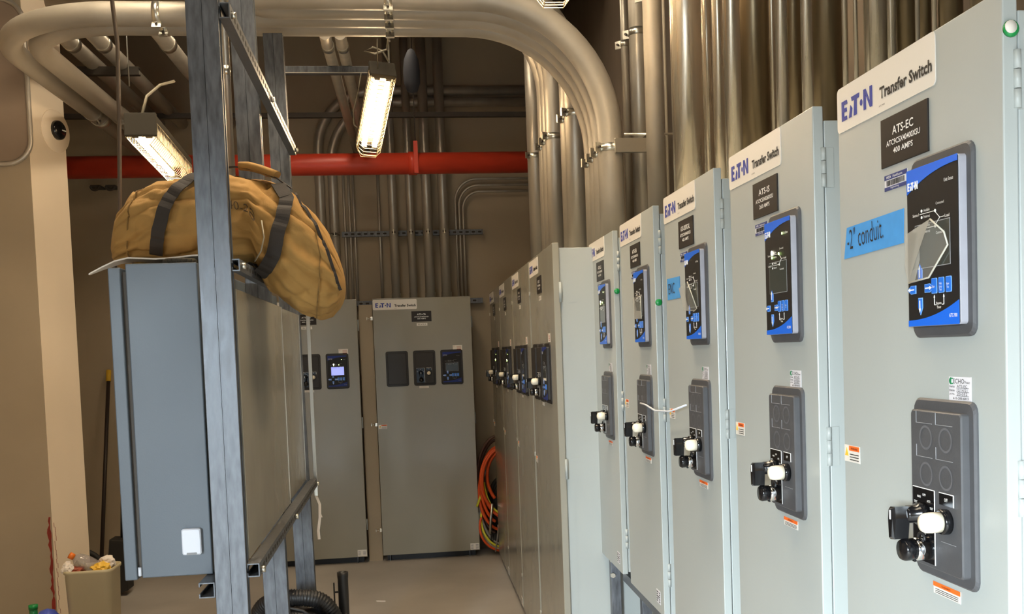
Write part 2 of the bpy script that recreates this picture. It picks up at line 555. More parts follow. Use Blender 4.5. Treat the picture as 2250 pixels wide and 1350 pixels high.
def display(P, x0, z0, lit=None, film=None, far=False):
    """LCD controller: flange 0.170 x 0.270"""
    W_, H_ = 0.170, 0.270
    dep = 0.018
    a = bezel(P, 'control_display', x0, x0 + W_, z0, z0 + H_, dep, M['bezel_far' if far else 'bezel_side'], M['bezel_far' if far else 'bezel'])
    y = -dep
    fx0, fx1, fz0, fz1 = 0.0145, W_ - 0.0145, 0.0175, H_ - 0.0175
    cached(('overlay',), 'overlay_panel', lambda: MB().prism(rrect(fx0, fx1, fz0, fz1, 0.004), y - 0.0008, y + 0.0004), M['overlay'], a)

    def bands():
        mb = MB()
        top = [(fx0, fz1 - 0.036)] + [(fx0 + (fx1 - fx0) * t, fz1 - 0.036 + 0.027 * (1 - (1 - t) ** 2.2)) for t in [k / 12 for k in range(1, 13)]] + [(fx1, fz1), (fx0, fz1)]
        mb.poly(top, y - 0.0014)
        return mb

    def bands2():
        mb = MB()
        bot = [(fx0, fz0), (fx1, fz0), (fx1, fz0 + 0.034)] + [(fx1 - (fx1 - fx0) * t, fz0 + 0.009 + 0.025 * (1 - t) ** 2.2) for t in [k / 12 for k in range(1, 13)]]
        mb.poly(bot, y - 0.0014)
        return mb
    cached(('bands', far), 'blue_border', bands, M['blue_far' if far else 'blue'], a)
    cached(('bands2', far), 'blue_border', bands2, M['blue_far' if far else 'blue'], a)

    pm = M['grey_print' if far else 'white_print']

    def pr1():
        mb = MB()
        for p in logo_polys(fx0 + 0.004, fz1 - 0.031, 0.030, 0.012):
            mb.poly(p, y - 0.0022)
        return mb

    def pr2():
        mb = MB()
        merge_text(mb, 'Unit Status', fx1 - 0.034, fz1 - 0.033, 0.024, 0.005, y - 0.0018)
        return mb

    def pr3():
        mb = MB()
        zz1, zz2 = fz1 - 0.070, fz1 - 0.092
        for k, zz in enumerate((zz1, zz2)):
            merge_text(mb, 'Source %d' % (k + 1), fx0 + 0.018, zz - 0.002, 0.018, 0.0045, y - 0.0018, 0.01)
            merge_text(mb, 'Available', fx0 + 0.050, zz + 0.0025, 0.017, 0.004, y - 0.0018)
            merge_text(mb, 'Preferred', fx0 + 0.050, zz - 0.0068, 0.017, 0.004, y - 0.0018)
            mb.rect(fx0 + 0.038, fx0 + 0.080, zz - 0.0004, zz + 0.0004, y - 0.0018)
            for dz in (0.0045, -0.005):
                mb.poly(circ(fx0 + 0.0435, zz + dz, 0.0022, 8), y - 0.0018)
        zm = (zz1 + zz2) / 2
        mb.poly([(fx0 + 0.080, zz1 + 0.0004), (fx0 + 0.094, zm + 0.0004), (fx0 + 0.094, zm - 0.0006), (fx0 + 0.080, zz1 - 0.0006)], y - 0.0018)
        mb.poly([(fx0 + 0.080, zz2 + 0.0006), (fx0 + 0.094, zm + 0.0006), (fx0 + 0.094, zm - 0.0004), (fx0 + 0.080, zz2 - 0.0004)], y - 0.0018)
        mb.rect(fx0 + 0.094, fx0 + 0.106, zm - 0.0004, zm + 0.0004, y - 0.0018)
        merge_text(mb, 'Load', fx0 + 0.108, zm - 0.002, 0.012, 0.0045, y - 0.0018, 0.01)
        merge_text(mb, 'Connected', fx0 + 0.084, zz1 + 0.008, 0.022, 0.004, y - 0.0018)
        merge_text(mb, 'Connected', fx0 + 0.084, zz2 - 0.012, 0.022, 0.004, y - 0.0018)
        for zz in (zz1, zz2):
            mb.poly(circ(fx0 + 0.082, zz, 0.0024, 8), y - 0.0020)
        return mb

    def pr4():
        mb = MB()
        kx, kz = fx0 + 0.076, fz0 + 0.040
        for dx in (0.0, 0.026):
            mb.rect(kx + dx - 0.0005, kx + dx + 0.0005, kz - 0.010, kz, y - 0.0018)
            mb.poly([(kx + dx - 0.002, kz), (kx + dx + 0.002, kz), (kx + dx, kz + 0.004)], y - 0.0018)
        mb.rect(kx, kx + 0.005, kz - 0.011, kz - 0.010, y - 0.0018)
        mb.rect(kx + 0.021, kx + 0.026, kz - 0.011, kz - 0.010, y - 0.0018)
        merge_text(mb, 'Bypass', kx + 0.006, kz - 0.011, 0.014, 0.0045, y - 0.0018, 0.01)
        merge_text(mb, 'Timer', kx + 0.007, kz - 0.016, 0.012, 0.0038, y - 0.0018, 0.01)
        return mb

    def pr5():
        mb = MB()
        merge_text(mb, 'ATC-900', fx1 - 0.024, fz0 + 0.010, 0.021, 0.0055, y - 0.0022, 0.01)
        return mb
    for nm, fn in (('logo_print', pr1), ('status_print', pr2), ('diagram_print', pr3), ('timer_print', pr4), ('model_print', pr5)):
        cached((nm, far), nm, fn, pm, a)
    sx0, sx1, sz0, sz1 = fx0 + 0.024, fx0 + 0.119, fz0 + 0.086, fz0 + 0.149

    def scr():
        return MB().rect(sx0, sx1, sz0, sz1, y - 0.0014)
    cached(('scrim',), 'screen_border', lambda: MB().rect(sx0 - 0.0012, sx1 + 0.0012, sz0 - 0.0012, sz1 + 0.0012, y - 0.0012), M['grey_print'], a)
    s = cached(('screen', lit == 'screen'), 'screen', scr, M['screen_lit' if lit == 'screen' else 'screen'], a)
    cx, cz = fx0 + 0.036, fz0 + 0.055
    for dx, dz, ang in ((0, 0.026, 0), (0, -0.026, PI), (-0.0255, 0, PI / 2), (0.0255, 0, -PI / 2)):
        k_ = cached(('arrow', ang), 'arrow_button', lambda: MB().poly(arrow_poly(0, 0, 1.0, ang), y - 0.0014), M['keyrim'], a)
        k_.location = (cx + dx, 0, cz + dz)
        cached(('arrowface', ang), 'arrow_button', lambda: MB().poly(arrow_poly(0, 0, 0.86, ang), y - 0.0020), M['key'], a).location = k_.location

        def ap():
            mb = MB()
            c, n = math.cos(ang), math.sin(ang)
            R_ = lambda pts: [(p * c - q * n, p * n + q * c) for p, q in pts]
            mb.poly(R_([(-0.001, -0.009), (0.001, -0.009), (0.001, 0.004), (-0.001, 0.004)]), y - 0.0028)
            mb.poly(R_([(-0.0028, 0.003), (0.0028, 0.003), (0, 0.009)]), y - 0.0028)
            return mb
        cached(('ap', ang), 'arrow_print', ap, M['white_print'], a).location = k_.location
    for k, t in enumerate(('Enter', 'Help\nLamp\nTest', 'Engine\nTest')):
        kx = fx0 + 0.068 + k * 0.0195
        cached(('krim', k), 'key_button', lambda: MB().prism(rrect(kx, kx + 0.0155, cz - 0.009, cz + 0.0135, 0.002), y - 0.0014, y), M['keyrim'], a)
        cached(('kface', k), 'key_button', lambda: MB().prism(rrect(kx + 0.0009, kx + 0.0146, cz - 0.0081, cz + 0.0126, 0.002), y - 0.0020, y), M['key'], a)

        def kt():
            mb = MB()
            n = t.count('\n') + 1
            merge_text(mb, t, kx + 0.004, cz + 0.002 - 0.0026 * n, 0.0075, 0.0040 * n, y - 0.0026)
            return mb
        cached(('ktext', k), 'key_print', kt, M['white_print'], a)
    zz1 = fz1 - 0.070
    if lit:
        mb = MB()
        mb.poly(circ(fx0 + 0.0435, zz1 + 0.0045, 0.0042 if lit != 'green' else 0.0048, 12), y - 0.0030)
        mb.build('status_light', M['led_white'], a)
        mb = MB()
        mb.poly(circ(fx0 + 0.0435, zz1 - 0.005, 0.0028, 10), y - 0.0030)
        mb.poly(circ(fx0 + 0.082, zz1, 0.0030, 10), y - 0.0030)
        mb.poly(circ(fx1 - 0.038, fz1 - 0.031, 0.0026, 10), y - 0.0030)
        mb.build('status_light', M['led'], a)
    if film:
        F = film
        mb = MB()
        pts = [Vector((fx0 + 0.0 + p[0], y - 0.004 - p[2], fz0 + p[1])) for p in F]
        vs = [mb.bm.verts.new(p) for p in pts]
        mb.bm.faces.new(vs)
        fo = mb.build('peeling_film', M['film'], a)
        mb = MB()
        n = len(pts)
        mb.tube(pts[2:], 0.0014, 6)
        mb.build('film_edge', M['film_edge'], fo)
        q = [pts[0], pts[1], pts[2], pts[2].lerp(pts[3], 0.35), pts[1].lerp(pts[n // 2 + 1], 0.38), pts[0].lerp(pts[-1], 0.55), pts[-1]]
        mb = MB()
        mb.bm.faces.new([mb.bm.verts.new(p + Vector((0, -0.0008, 0))) for p in q])
        mb.build('film_crease', M['film_crease'], fo)
    return a


def selector(P, x0, z0, far=False, kind='full'):
    """blank moulding with selector handle, pilot lens and key lock"""
    W_, H_ = 0.170, 0.270
    dep = 0.018
    a = bezel(P, 'selector_panel' if kind == 'full' else 'blank_panel', x0, x0 + W_, z0, z0 + H_, dep, M['bezel_far' if far else 'bezel'], M['bezel_far' if far else 'bezel'])
    y = -dep
    fx0, fz0 = 0.0145, 0.0175
    if kind != 'full':
        return a
    if not far:
        def outl():
            mb = MB()
            for cx in (0.045, 0.100):
                for cz in (0.195, 0.140):
                    ringpoly(mb, fx0 + cx, fz0 + cz, 0.0185, 0.0035, y - 0.0006)
            return mb
        cached(('outl',), 'knockout_ring', outl, mat_ring(), a)

        t = 0.0007
        for cx in (0.018, 0.074):
            for cz in (0.216, 0.165):
                kl = cached(('outl2', cx, cz), 'knockout_line', lambda: MB().rect(fx0 + cx, fx0 + cx + 0.045, fz0 + cz, fz0 + cz + t, y - 0.0006).rect(fx0 + cx - 0.001, fx0 + cx - 0.001 + t, fz0 + cz, fz0 + cz + 0.018, y - 0.0006), M['grey_print'], a)
        cached(('outl3',), 'knockout_line', lambda: MB().rect(fx0 + 0.085, fx0 + 0.125, fz0 + 0.045, fz0 + 0.045 + t, y - 0.0006), M['grey_print'], a)
    bx0, bx1, bz0, bz1 = fx0 + 0.006, fx0 + 0.068, fz0 + 0.006, fz0 + 0.117
    cached(('blk',), 'switch_legend', lambda: MB().rect(bx0, bx1, bz0, bz1, y - 0.0010), M['black_gloss'], a)
    cached(('blk2',), 'off_legend', lambda: MB().rect(fx0 + 0.082, fx0 + 0.120, fz0 + 0.100, fz0 + 0.117, y - 0.0010), M['black_gloss'], a)

    def lg():
        mb = MB()
        mb.rect(bx1, bx1 + 0.002, bz0, bz1 + 0.001, y - 0.0014)
        mb.rect(bx0, bx1, bz1, bz1 + 0.0012, y - 0.0014)
        mb.rect(fx0 + 0.120, fx0 + 0.122, fz0 + 0.100, fz0 + 0.118, y - 0.0014)
        mb.rect(fx0 + 0.082, fx0 + 0.120, fz0 + 0.117, fz0 + 0.1182, y - 0.0014)
        merge_text(mb, 'OFF', fx0 + 0.097, fz0 + 0.106, 0.009, 0.005, y - 0.0016, 0.01)
        for tx, tz, s in ((0.020, 0.102, 'MAN'), (0.035, 0.106, 'OFF'), (0.048, 0.098, 'AUTO'), (0.010, 0.093, 'TEST'), (0.010, 0.087, 'SRC1'), (0.056, 0.088, 'TEST')):
            merge_text(mb, s, fx0 + tx, fz0 + tz, 0.0095, 0.0036, y - 0.0016, 0.015)
        for tz, s in ((0.048, 'AUTO'), (0.041, 'LOCAL')):
            merge_text(mb, s, fx0 + 0.030, fz0 + tz, 0.014, 0.004, y - 0.0016, 0.015)
        return mb
    cached(('legend',), 'legend_print', lg, M['white_print'], a)
    # selector with pistol handle
    cx, cz = fx0 + 0.040, fz0 + 0.080

    def sel():
        mb = MB()
        mb.lathe([(0.0165, y), (0.0165, y - 0.014), (0.0135, y - 0.016), (0.0135, y - 0.030), (0.011, y - 0.034)], 'y', 20, (cx, 0, cz))
        return mb
    cached(('sel',), 'selector_switch', sel, M['black_gloss'], a)

    def hnd():
        mb = MB()
        prof = [(-0.007, 0.012), (0.007, 0.013), (0.010, -0.004), (0.005, -0.036), (-0.008, -0.038), (-0.011, -0.006)]
        mb.prism([(cx + p, cz + q) for p, q in prof], y - 0.056, y - 0.030, 0.004)
        return mb
    cached(('hnd',), 'selector_handle', hnd, M['black_gloss'], a)
    cached(('hndm',), 'handle_mark', lambda: MB().box(cx - 0.0015, cx + 0.0015, y - 0.0568, y - 0.0555, cz - 0.006, cz + 0.008), M['white_print'], a)
    lx, lz = fx0 + 0.101, fz0 + 0.077
    cached(('lensb',), 'pilot_base', lambda: MB().lathe([(0.0185, y), (0.0185, y - 0.010), (0.0165, y - 0.012)], 'y', 20, (lx, 0, lz)), M['black_gloss'], a)
    cached(('lens',), 'pilot_lens', lambda: MB().lathe([(0.0150, y - 0.010), (0.0152, y - 0.026), (0.0146, y - 0.034), (0.0115, y - 0.0395), (0.005, y - 0.042), (0.0001, y - 0.0425)], 'y', 20, (lx, 0, lz)), M['ivory'], a)
    kx, kz = fx0 + 0.042, fz0 + 0.027
    cached(('lockr',), 'lock_collar', lambda: MB().lathe([(0.0175, y), (0.0175, y - 0.018), (0.016, y - 0.022)], 'y', 20, (kx, 0, kz)), M['chrome'], a)
    cached(('lock',), 'lock_cap', lambda: MB().lathe([(0.0165, y - 0.020), (0.0172, y - 0.036), (0.0145, y - 0.041), (0.0001, y - 0.0415)], 'y', 20, (kx, 0, kz)).box(kx - 0.004, kx + 0.004, y - 0.022, y - 0.018, kz - 0.019, kz - 0.012, 0.001), M['black_gloss'], a)
    cached(('hasp',), 'lock_hasp', lambda: MB().tube([(kx + 0.010 * math.cos(t), y - 0.008, kz + 0.014 + 0.010 * math.sin(t)) for t in [PI * k / 8 for k in range(9)]], 0.0022, 6), M['black'], a)
    return a


_ring = []


def mat_ring():
    if not _ring:
        _ring.append(mat('knockout_shade', '#5c5c5f', 0.55))
    return _ring[0]


def hinge(P, x, z, ybody, yd=0.02):
    """three-knuckle hinge on the right side face (local x = x)"""
    h = 0.076

    def mk():
        mb = MB()
        for k in range(3):
            mb.cyl((x + 0.004, yd, z + k * h / 3 + 0.0006), (x + 0.004, yd, z + (k + 1) * h / 3 - 0.0006), 0.0052, 12)
        mb.box(x - 0.0002, x + 0.0022, yd, yd + 0.022, z, z + h, 0.0004)
        return mb
    return mk().build('hinge', M['paint'] if ybody else M['paint'], P)


# ------------------------------------------------------------------ wall-hung transfer switch cabinet
SP = 0.50


def wall_cabinet(yfar, label, lines, device, lit=None, film=None, tape=None, barcode=True, plug=None, groupx=None, corner=True):
    # local: x 0..0.5 left to right seen from the aisle, z 0..1.327, face at y=0 looking -y
    P = thing('transfer_switch_cabinet', label, 'electrical cabinet', (0.775, yfar, 0.72), -PI / 2, 'wall-hung transfer switches on the right')
    w_, h_ = SP, 1.327

    def door():
        mb = MB()
        mb.box(0, w_, 0.0, 0.021, 0, h_, 0.002)
        return mb
    cached('wdoor', 'door', door, M['paint'], P)

    def body():
        mb = MB()
        mb.box(0.006, w_ - 0.004, 0.024, 0.43, 0.006, 1.301, 0.002)
        mb.box(0.012, w_ - 0.01, 0.020, 0.026, 0.012, 1.295)
        return mb
    cached('wbody', 'body', body, M['paint'], P)
    for z in (1.173, 0.636, 0.10):
        hinge(P, w_ - 0.004, z, True)
    logo_plate(P, 0.001, 1.248)
    name_plate(P, lines, 0.167, 1.156)
    if barcode:
        barcode_label(P, 0.174, 1.118)
    display(P, 0.266, 0.879, lit, film)
    echo_sticker(P, 0.360, 0.786, device)
    selector(P, 0.264, 0.517)
    warn_label(P, 0.002, 0.660, 0.062, 0.030)
    warn_label(P, 0.308, 0.490, 0.075, 0.018, False)
    if corner:
        a = MB().rect(0.405, 0.455, 0.03, 0.075, -0.0008).build('rating_label', M['label_near'], P)
        b = MB()
        for k in range(5):
            b.rect(0.409, 0.409 + 0.012 + 0.02 * ((k * 7) % 3) / 3, 0.036 + k * 0.0075, 0.039 + k * 0.0075, -0.0014)
            b.rect(0.438, 0.45, 0.036 + k * 0.0075, 0.039 + k * 0.0075, -0.0014)
        b.build('rating_print', M['black_print'], a)
    if plug:
        a = MB().lathe([(0.011, 0.0), (0.011, 0.003), (0.008, 0.006), (0.0001, 0.0065)], 'x', 16, (w_, 0.011, plug)).build('hole_plug', M['green_plug'], P)
        if plug > 1.2:
            MB().lathe([(0.0085, 0.0062), (0.0084, 0.007), (0.0001, 0.0071)], 'x', 14, (w_, 0.008, plug + 0.001)).build('plug_sticker', M['label_white'], a)
    return P


FILM1 = [(0.004, 0.139, 0.002), (0.0, 0.09, 0.002), (0.010, 0.066, 0.002), (0.068, 0.070, 0.001), (0.122, 0.112, 0.002), (0.120, 0.130, 0.006), (0.090, 0.152, 0.010)]
FILM2 = [(0.008, 0.145, 0.004), (0.016, 0.078, 0.002), (0.118, 0.076, 0.001), (0.120, 0.148, 0.002), (0.070, 0.155, 0.006)]
FILM3 = [(-0.012, 0.142, 0.012), (0.004, 0.080, 0.004), (0.090, 0.074, 0.001), (0.120, 0.080, 0.001), (0.060, 0.155, 0.008)]

c1 = wall_cabinet(1.716, 'grey transfer switch cabinet labelled ATS-EC with a blue tape note on its door', ('ATS-EC', 'ATC9C5X40400XSU', '400 AMPS'), 'ATS-EC', film=FILM1, plug=1.275)
t = MB().poly([(0.017, 1.024), (0.233, 1.029), (0.236, 1.083), (0.030, 1.078)], -0.0012).build('tape_note', M['tape'], c1)
text('-2" conduit.', 0.034, 1.038, 0.135, 0.036, -0.0022, M['black_print'], t, -0.006, 'handwriting', -0.05)
c2 = wall_cabinet(2.329, 'grey transfer switch cabinet labelled ATS-IS with lit green indicators', ('ATS-IS', 'ATC9C5X40260XSU', '260 AMPS'), 'ATS-IS', lit='green')
c3 = wall_cabinet(2.957, 'grey transfer switch cabinet with a small square blue tape note beside its screen', ('ATS-CRITICAL', 'ATC9C3X40400XSU', '400 AMPS'), 'ATS-CR', film=FILM3)
t = MB().poly([(0.020, 1.018), (0.162, 1.018), (0.160, 1.080), (0.018, 1.082)], -0.0012).build('tape_note', M['tape'], c3)
text('ENC', 0.036, 1.034, 0.07, 0.032, -0.0022, M['black_print'], t, -0.004, 'handwriting')
c4 = wall_cabinet(3.596, 'grey transfer switch cabinet with film over its screen and no tape note', ('ATS-EB', 'ATC9C3X40400XSU', '400 AMPS'), 'ATS-EB', film=FILM2, plug=1.02)
c5 = wall_cabinet(4.236, 'grey transfer switch cabinet nearest the tall cabinets, with one bright white indicator', ('ATS-LS', 'ATC9C3X40400XSU', '400 AMPS'), 'ATS-LS', lit='white', plug=1.096)
# white wire stub across cabinet four and five
o = MB().tube([(0.750, 3.24, 1.412), (0.735, 3.10, 1.414), (0.728, 2.95, 1.404), (0.735, 2.80, 1.41), (0.744, 2.66, 1.435)], 0.0028, 8).build('loose_wire', M['white_plastic'])
tag(o, 'thin white wire hanging loosely across two wall-hung cabinet doors', 'wire')


# ------------------------------------------------------------------ floor-standing bypass cabinets
def floor_cabinet(loc, rz, label, group, lines, w_=0.75, h_=2.0, depth=0.6, lit=None, pm='paint_dark', logo=True, white_slip=True):
    P = thing('floor_cabinet', label, 'electrical cabinet', loc, rz, group)
    z0 = 0.055
    MB().box(0.02, w_ - 0.02, 0.06, depth, z0 - 0.004, z0 + h_ - 0.02, 0.003).build('body', M['paint'], P)
    MB().box(0.0, w_, 0.0, 0.028, z0, z0 + h_, 0.003).build('door', M[pm], P)
    MB().box(0.018, w_ - 0.018, 0.028, 0.065, z0 + 0.01, z0 + h_ - 0.02).build('door_frame', M['paint'], P)
    b = MB()
    b.box(0.03, w_ - 0.03, 0.09, depth - 0.02, 0.0, z0)
    b.build('plinth', M['black'], P)
    for x in (0.05, w_ - 0.08):
        MB().box(x, x + 0.006, 0.05, 0.09, 0.0, z0).build('foot', M['strut'], P)
    for z in (1.80, 1.05, 0.26):
        MB().cyl((w_ + 0.004, 0.028, z), (w_ + 0.004, 0.028, z + 0.085), 0.006, 10).box(w_ - 0.020, w_ - 0.0182, 0.028, 0.10, z, z + 0.085).build('hinge', M['paint'], P)
    zt = z0 + h_
    if logo:
        logo_plate(P, 0.002, zt - 0.088)
    name_plate(P, lines, 0.293, zt - 0.185, 0.152, 0.080)
    a = MB().rect(0.330, 0.412, zt - 0.218, zt - 0.197, -0.0008).build('paper_slip', M['label_white'], P)
    text('ELV/LS', 0.342, zt - 0.212, 0.058, 0.010, -0.0016, M['black_print'], a)
    selector(P, 0.083, 1.362, True, 'blank')
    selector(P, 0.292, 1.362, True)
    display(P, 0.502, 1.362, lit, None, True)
    warn = MB().rect(0.600, 0.672, zt - 0.415, zt - 0.376, -0.0008).build('notice_label', M['label_white'], P)
    b = MB()
    for k in range(3):
        b.rect(0.63, 0.663, zt - 0.408 + k * 0.009, zt - 0.405 + k * 0.009, -0.0014)
    b.poly([(0.605, zt - 0.384), (0.613, zt - 0.384), (0.609, zt - 0.378)], -0.0014)
    b.build('notice_print', M['trash_red'], warn)
    a = MB().rect(0.330, 0.404, 1.342, 1.358, -0.0008).build('warning_label', M['label_white'], P)
    a = MB().rect(w_ - 0.074, w_ - 0.004, z0 + 0.006, z0 + 0.056, -0.0008).build('rating_label', M['label_white'], P)
    b = MB()
    for k in range(4):
        b.rect(w_ - 0.070, w_ - 0.05, z0 + 0.014 + k * 0.009, z0 + 0.018 + k * 0.009, -0.0014)
        b.rect(w_ - 0.032, w_ - 0.01, z0 + 0.014 + k * 0.009, z0 + 0.018 + k * 0.009, -0.0014)
    b.build('rating_print', M['grey_print'], a)
    a = warn_label(P, 0.008, 1.04, 0.064, 0.032)
    for z in (1.875, 1.06, 0.24):
        MB().box(-0.020, -0.001, 0.004, 0.020, z, z + 0.028, 0.002).cyl((-0.018, 0.006, z + 0.014), (-0.044, 0.006, z + 0.014), 0.005, 8).box(-0.05, -0.042, -0.002, 0.014, z + 0.003, z + 0.025, 0.002).build('latch', M['zinc'], P)
    return P


BACK = 'floor-standing cabinets on the back wall'
SIDE = 'tall floor-standing cabinets along the right'
floor_cabinet((-0.287, 7.70, 0), 0, 'right grey cabinet at the back of the aisle, labelled ATS-CR', BACK, ('ATS-CR', 'ATC9C3X40600XSU', '600 AMPS'), depth=0.33, h_=1.985)
floor_cabinet((-1.157, 7.70, 0), 0, 'grey back cabinet with the lit blue screen, half hidden by the rack', BACK, ('ATS-EQ', 'ATC9C3X40600XSU', '600 AMPS'), depth=0.33, h_=1.985, lit='screen')
side = [(4.96, 'nearest tall floor cabinet, its pale side panel facing the viewer', ('ATS-LS', 'ATC9C3X40600XSU', '600 AMPS'), None),
        (5.83, 'second tall floor cabinet counted from the pale side panel', ('ATS-EQ', 'ATC9C3X40600XSU', '600 AMPS'), None),
        (6.69, 'third tall floor cabinet from the pale side panel, with a small white light', ('ATS-NE', 'ATC9C3X40600XSU', '600 AMPS'), 'white'),
        (7.54, 'last tall floor cabinet in the side row, beside the coiled cables', ('ATS-NC', 'ATC9C3X40600XSU', '600 AMPS'), 'white')]
for y, lab, lines, lit in side:
    floor_cabinet((0.60, y, 0), -PI / 2, lab, SIDE, lines, w_=0.82, h_=1.995, depth=0.62, lit=lit)

# ------------------------------------------------------------------ room shell
CH = 4.3
struct('floor', MB().box(-2.7, 1.42, -3.2, 8.15, -0.1, 0), M['floor'])
struct('ceiling', MB().box(-2.7, 1.42, -3.2, 8.15, CH, CH + 0.1), M['ceil'])
struct('wall_back', MB().box(-2.7, 1.42, 8.05, 8.15, 0, CH), M['wall'])
struct('wall_right', MB().box(1.32, 1.42, -3.2, 8.05, 0, CH), mat('brown_grey_wall', '#62574b', 0.85, var=0.08))  # right wall in a darker brown-grey than the other walls
struct('wall_lit_filler', MB().box(-0.398, -0.294, 7.79, 8.05, 0, 2.0), M['wall'])  # added block catching light, stands in for the brighter wall between cabinets
struct('wall_left', MB().box(-2.7, -2.6, -3.2, 8.05, 0, CH), M['wall'])
b = MB()
b.box(-2.6, -2.35, -1.6, -1.5, 0, CH)
b.box(1.05, 1.32, -1.6, -1.5, 0, CH)
b.box(-2.35, 1.05, -1.6, -1.5, 2.05, CH)
struct('wall_front', b, M['wall'])
# pier: a short return of the left wall with its splayed cream side to the aisle
PA, PB = (-2.046, 5.84), (-1.95, 6.134)


def vprism(pts, z0, z1):
    mb = MB()
    a = [mb.bm.verts.new((p[0], p[1], z0)) for p in pts]
    b_ = [mb.bm.verts.new((p[0], p[1], z1)) for p in pts]
    mb.bm.faces.new(a[::-1])
    mb.bm.faces.new(b_)
    for k in range(len(pts)):
        mb.bm.faces.new((a[k], a[(k + 1) % len(pts)], b_[(k + 1) % len(pts)], b_[k]))
    return mb


pier = vprism([(-2.6, PA[1]), PA, PB, (-2.6, PB[1])], 0, CH).build('wall_pier', M['pier'])
pier['kind'] = 'structure'
pf = MB().box(-2.599, PA[0] - 0.002, PA[1] - 0.005, PA[1] + 0.0005, 0, CH - 0.001).build('wall_pier_front', M['wall'])
pf['kind'] = 'structure'
# chipped red corner of the pier
b = MB()
rnd = random.Random(5)
pl, pr_ = [], []
for k in range(34):
    z = 0.02 + k * 0.0225
    pl.append((PA[0] - 0.016 - 0.014 * rnd.random(), z))
    pr_.append((PA[0] - 0.006 - 0.006 * rnd.random(), z))
b.prism(pl + pr_[::-1], PA[1] - 0.0065, PA[1] - 0.005)
o = b.build('trim_chip', M['red_rust'])
o['kind'] = 'structure'
b = MB()
for k in range(26):
    z = 0.05 + k * 0.026
    t_ = 0.03 + 0.05 * rnd.random()
    x_, y_ = PA[0] + (PB[0] - PA[0]) * t_, PA[1] + (PB[1] - PA[1]) * t_
    b.box(x_ - 0.002, x_ + 0.0012, y_, y_ + 0.006 + 0.010 * rnd.random(), z, z + 0.027)
o = b.build('trim_scar', M['red_rust'])
o['kind'] = 'structure'
# ceiling joists
for k, y in enumerate((2.2, 3.6, 5.0, 6.6)):
    struct('trim_%d' % (k + 1), MB().box(-2.6, 1.32, y - 0.07, y + 0.07, CH - 0.30, CH), M['steel_dark'])

# framed steel panel on the pier's front
P = thing('framed_panel', 'dull metal framed panel with rounded corner on the brown pier', 'wall panel', (-2.44, 5.834, 2.555))
MB().prism(rrect(-0.15, 0.412, 0.17, 1.06, 0.13, 6), -0.022, 0).build('panel_sheet', M['steel_dark'].copy() if False else mat('brown_sheet', '#8d7a68', 0.55, 0.1, var=0.05), P)
pts = [(p[0], -0.022, p[1]) for p in rrect(-0.15, 0.412, 0.17, 1.06, 0.13, 8)]
MB().tube(pts, 0.014, 8, closed=True).build('steel_rim', M['galv'], P)

# round control with a black knob on the pier's cream side
P = thing('rotary_control', 'black rotary knob on a round cream plate high on the cream pier', 'control knob', (-1.976, 6.056, 2.955), -0.315)
MB().lathe([(0.122, 0.0), (0.120, 0.004), (0.0001, 0.005)], 'x', 32).build('round_plate', M['pier'], P)
o = MB().lathe([(0.056, 0.005), (0.054, 0.022), (0.042, 0.032), (0.0001, 0.034)], 'x', 24, (0, 0.01, 0.006)).build('knob', M['black_gloss'], P)
MB().box(0.034, 0.0362, 0.012, 0.045, 0.002, 0.008).build('pointer_mark', M['white_print'], o)


# ------------------------------------------------------------------ pipes
def bendpath(pts, R, n=10):
    """polyline with rounded corners of radius R"""
    pts = [Vector(p) for p in pts]
    out = [pts[0]]
    for i in range(1, len(pts) - 1):
        p, a, c = pts[i], (pts[i - 1] - pts[i]).normalized(), (pts[i + 1] - pts[i]).normalized()
        ang = a.angle(c)
        rr = R[i - 1] if isinstance(R, (list, tuple)) else R
        tl = rr / math.tan(ang / 2)
        s, e = p + a * tl, p + c * tl
        ctr = p + (a + c).normalized() * (rr / math.sin(ang / 2))
        v0, v1 = s - ctr, e - ctr
        tot = v0.angle(v1)
        ax = v0.cross(v1).normalized()
        for k in range(n + 1):
            out.append(ctr + Matrix.Rotation(tot * k / n, 3, ax) @ v0)
    out.append(pts[-1])
    return out


def conduit(pts, r, label, group, m='galv', R=0.5, seg=20, clamps=(), couplings=(), name='conduit', cat='conduit', bend=16, earside=(-1, 0, 0)):
    path = bendpath(pts, R, bend) if len(pts) > 2 else [Vector(p) for p in pts]
    P = thing(name, label, cat, tuple(pts[0]), 0, group)
    o0 = Vector(pts[0])
    path = [p - o0 for p in path]
    MB().tube(path, r, seg).build('pipe', M[m], P)
    for c, ax in couplings:
        c = Vector(c) - o0
        ax = Vector(ax)
        MB().cyl(c - ax * 0.03, c + ax * 0.03, r * 1.09, seg).build('coupling', M['zinc'], P)
    for c, ax, ear in clamps:
        c = Vector(c) - o0
        ax, e = Vector(ax), Vector(ear)
        k = MB().cyl(c - ax * 0.016, c + ax * 0.016, r * 1.05, seg).build('clamp', M['zinc'], P)
        p = c + e * (r + 0.016)
        q = ax.cross(e)
        mb = MB()
        vs = [mb.bm.verts.new(p + e * (a1 * 0.018) + ax * (a2 * 0.019) + q * (a3 * 0.004)) for a1 in (-1, 1) for a2 in (-1, 1) for a3 in (-1, 1)]
        for fi in ((0, 1, 3, 2), (4, 6, 7, 5), (0, 4, 5, 1), (2, 3, 7, 6), (0, 2, 6, 4), (1, 5, 7, 3)):
            mb.bm.faces.new([vs[i] for i in fi])
        mb.build('clamp_ear', M['zinc'], k)
        mb = MB()
        mb.cyl(p - q * 0.014, p + q * 0.014, 0.006, 6)
        mb.build('bolt', M['steel_dark'], k)
    return P


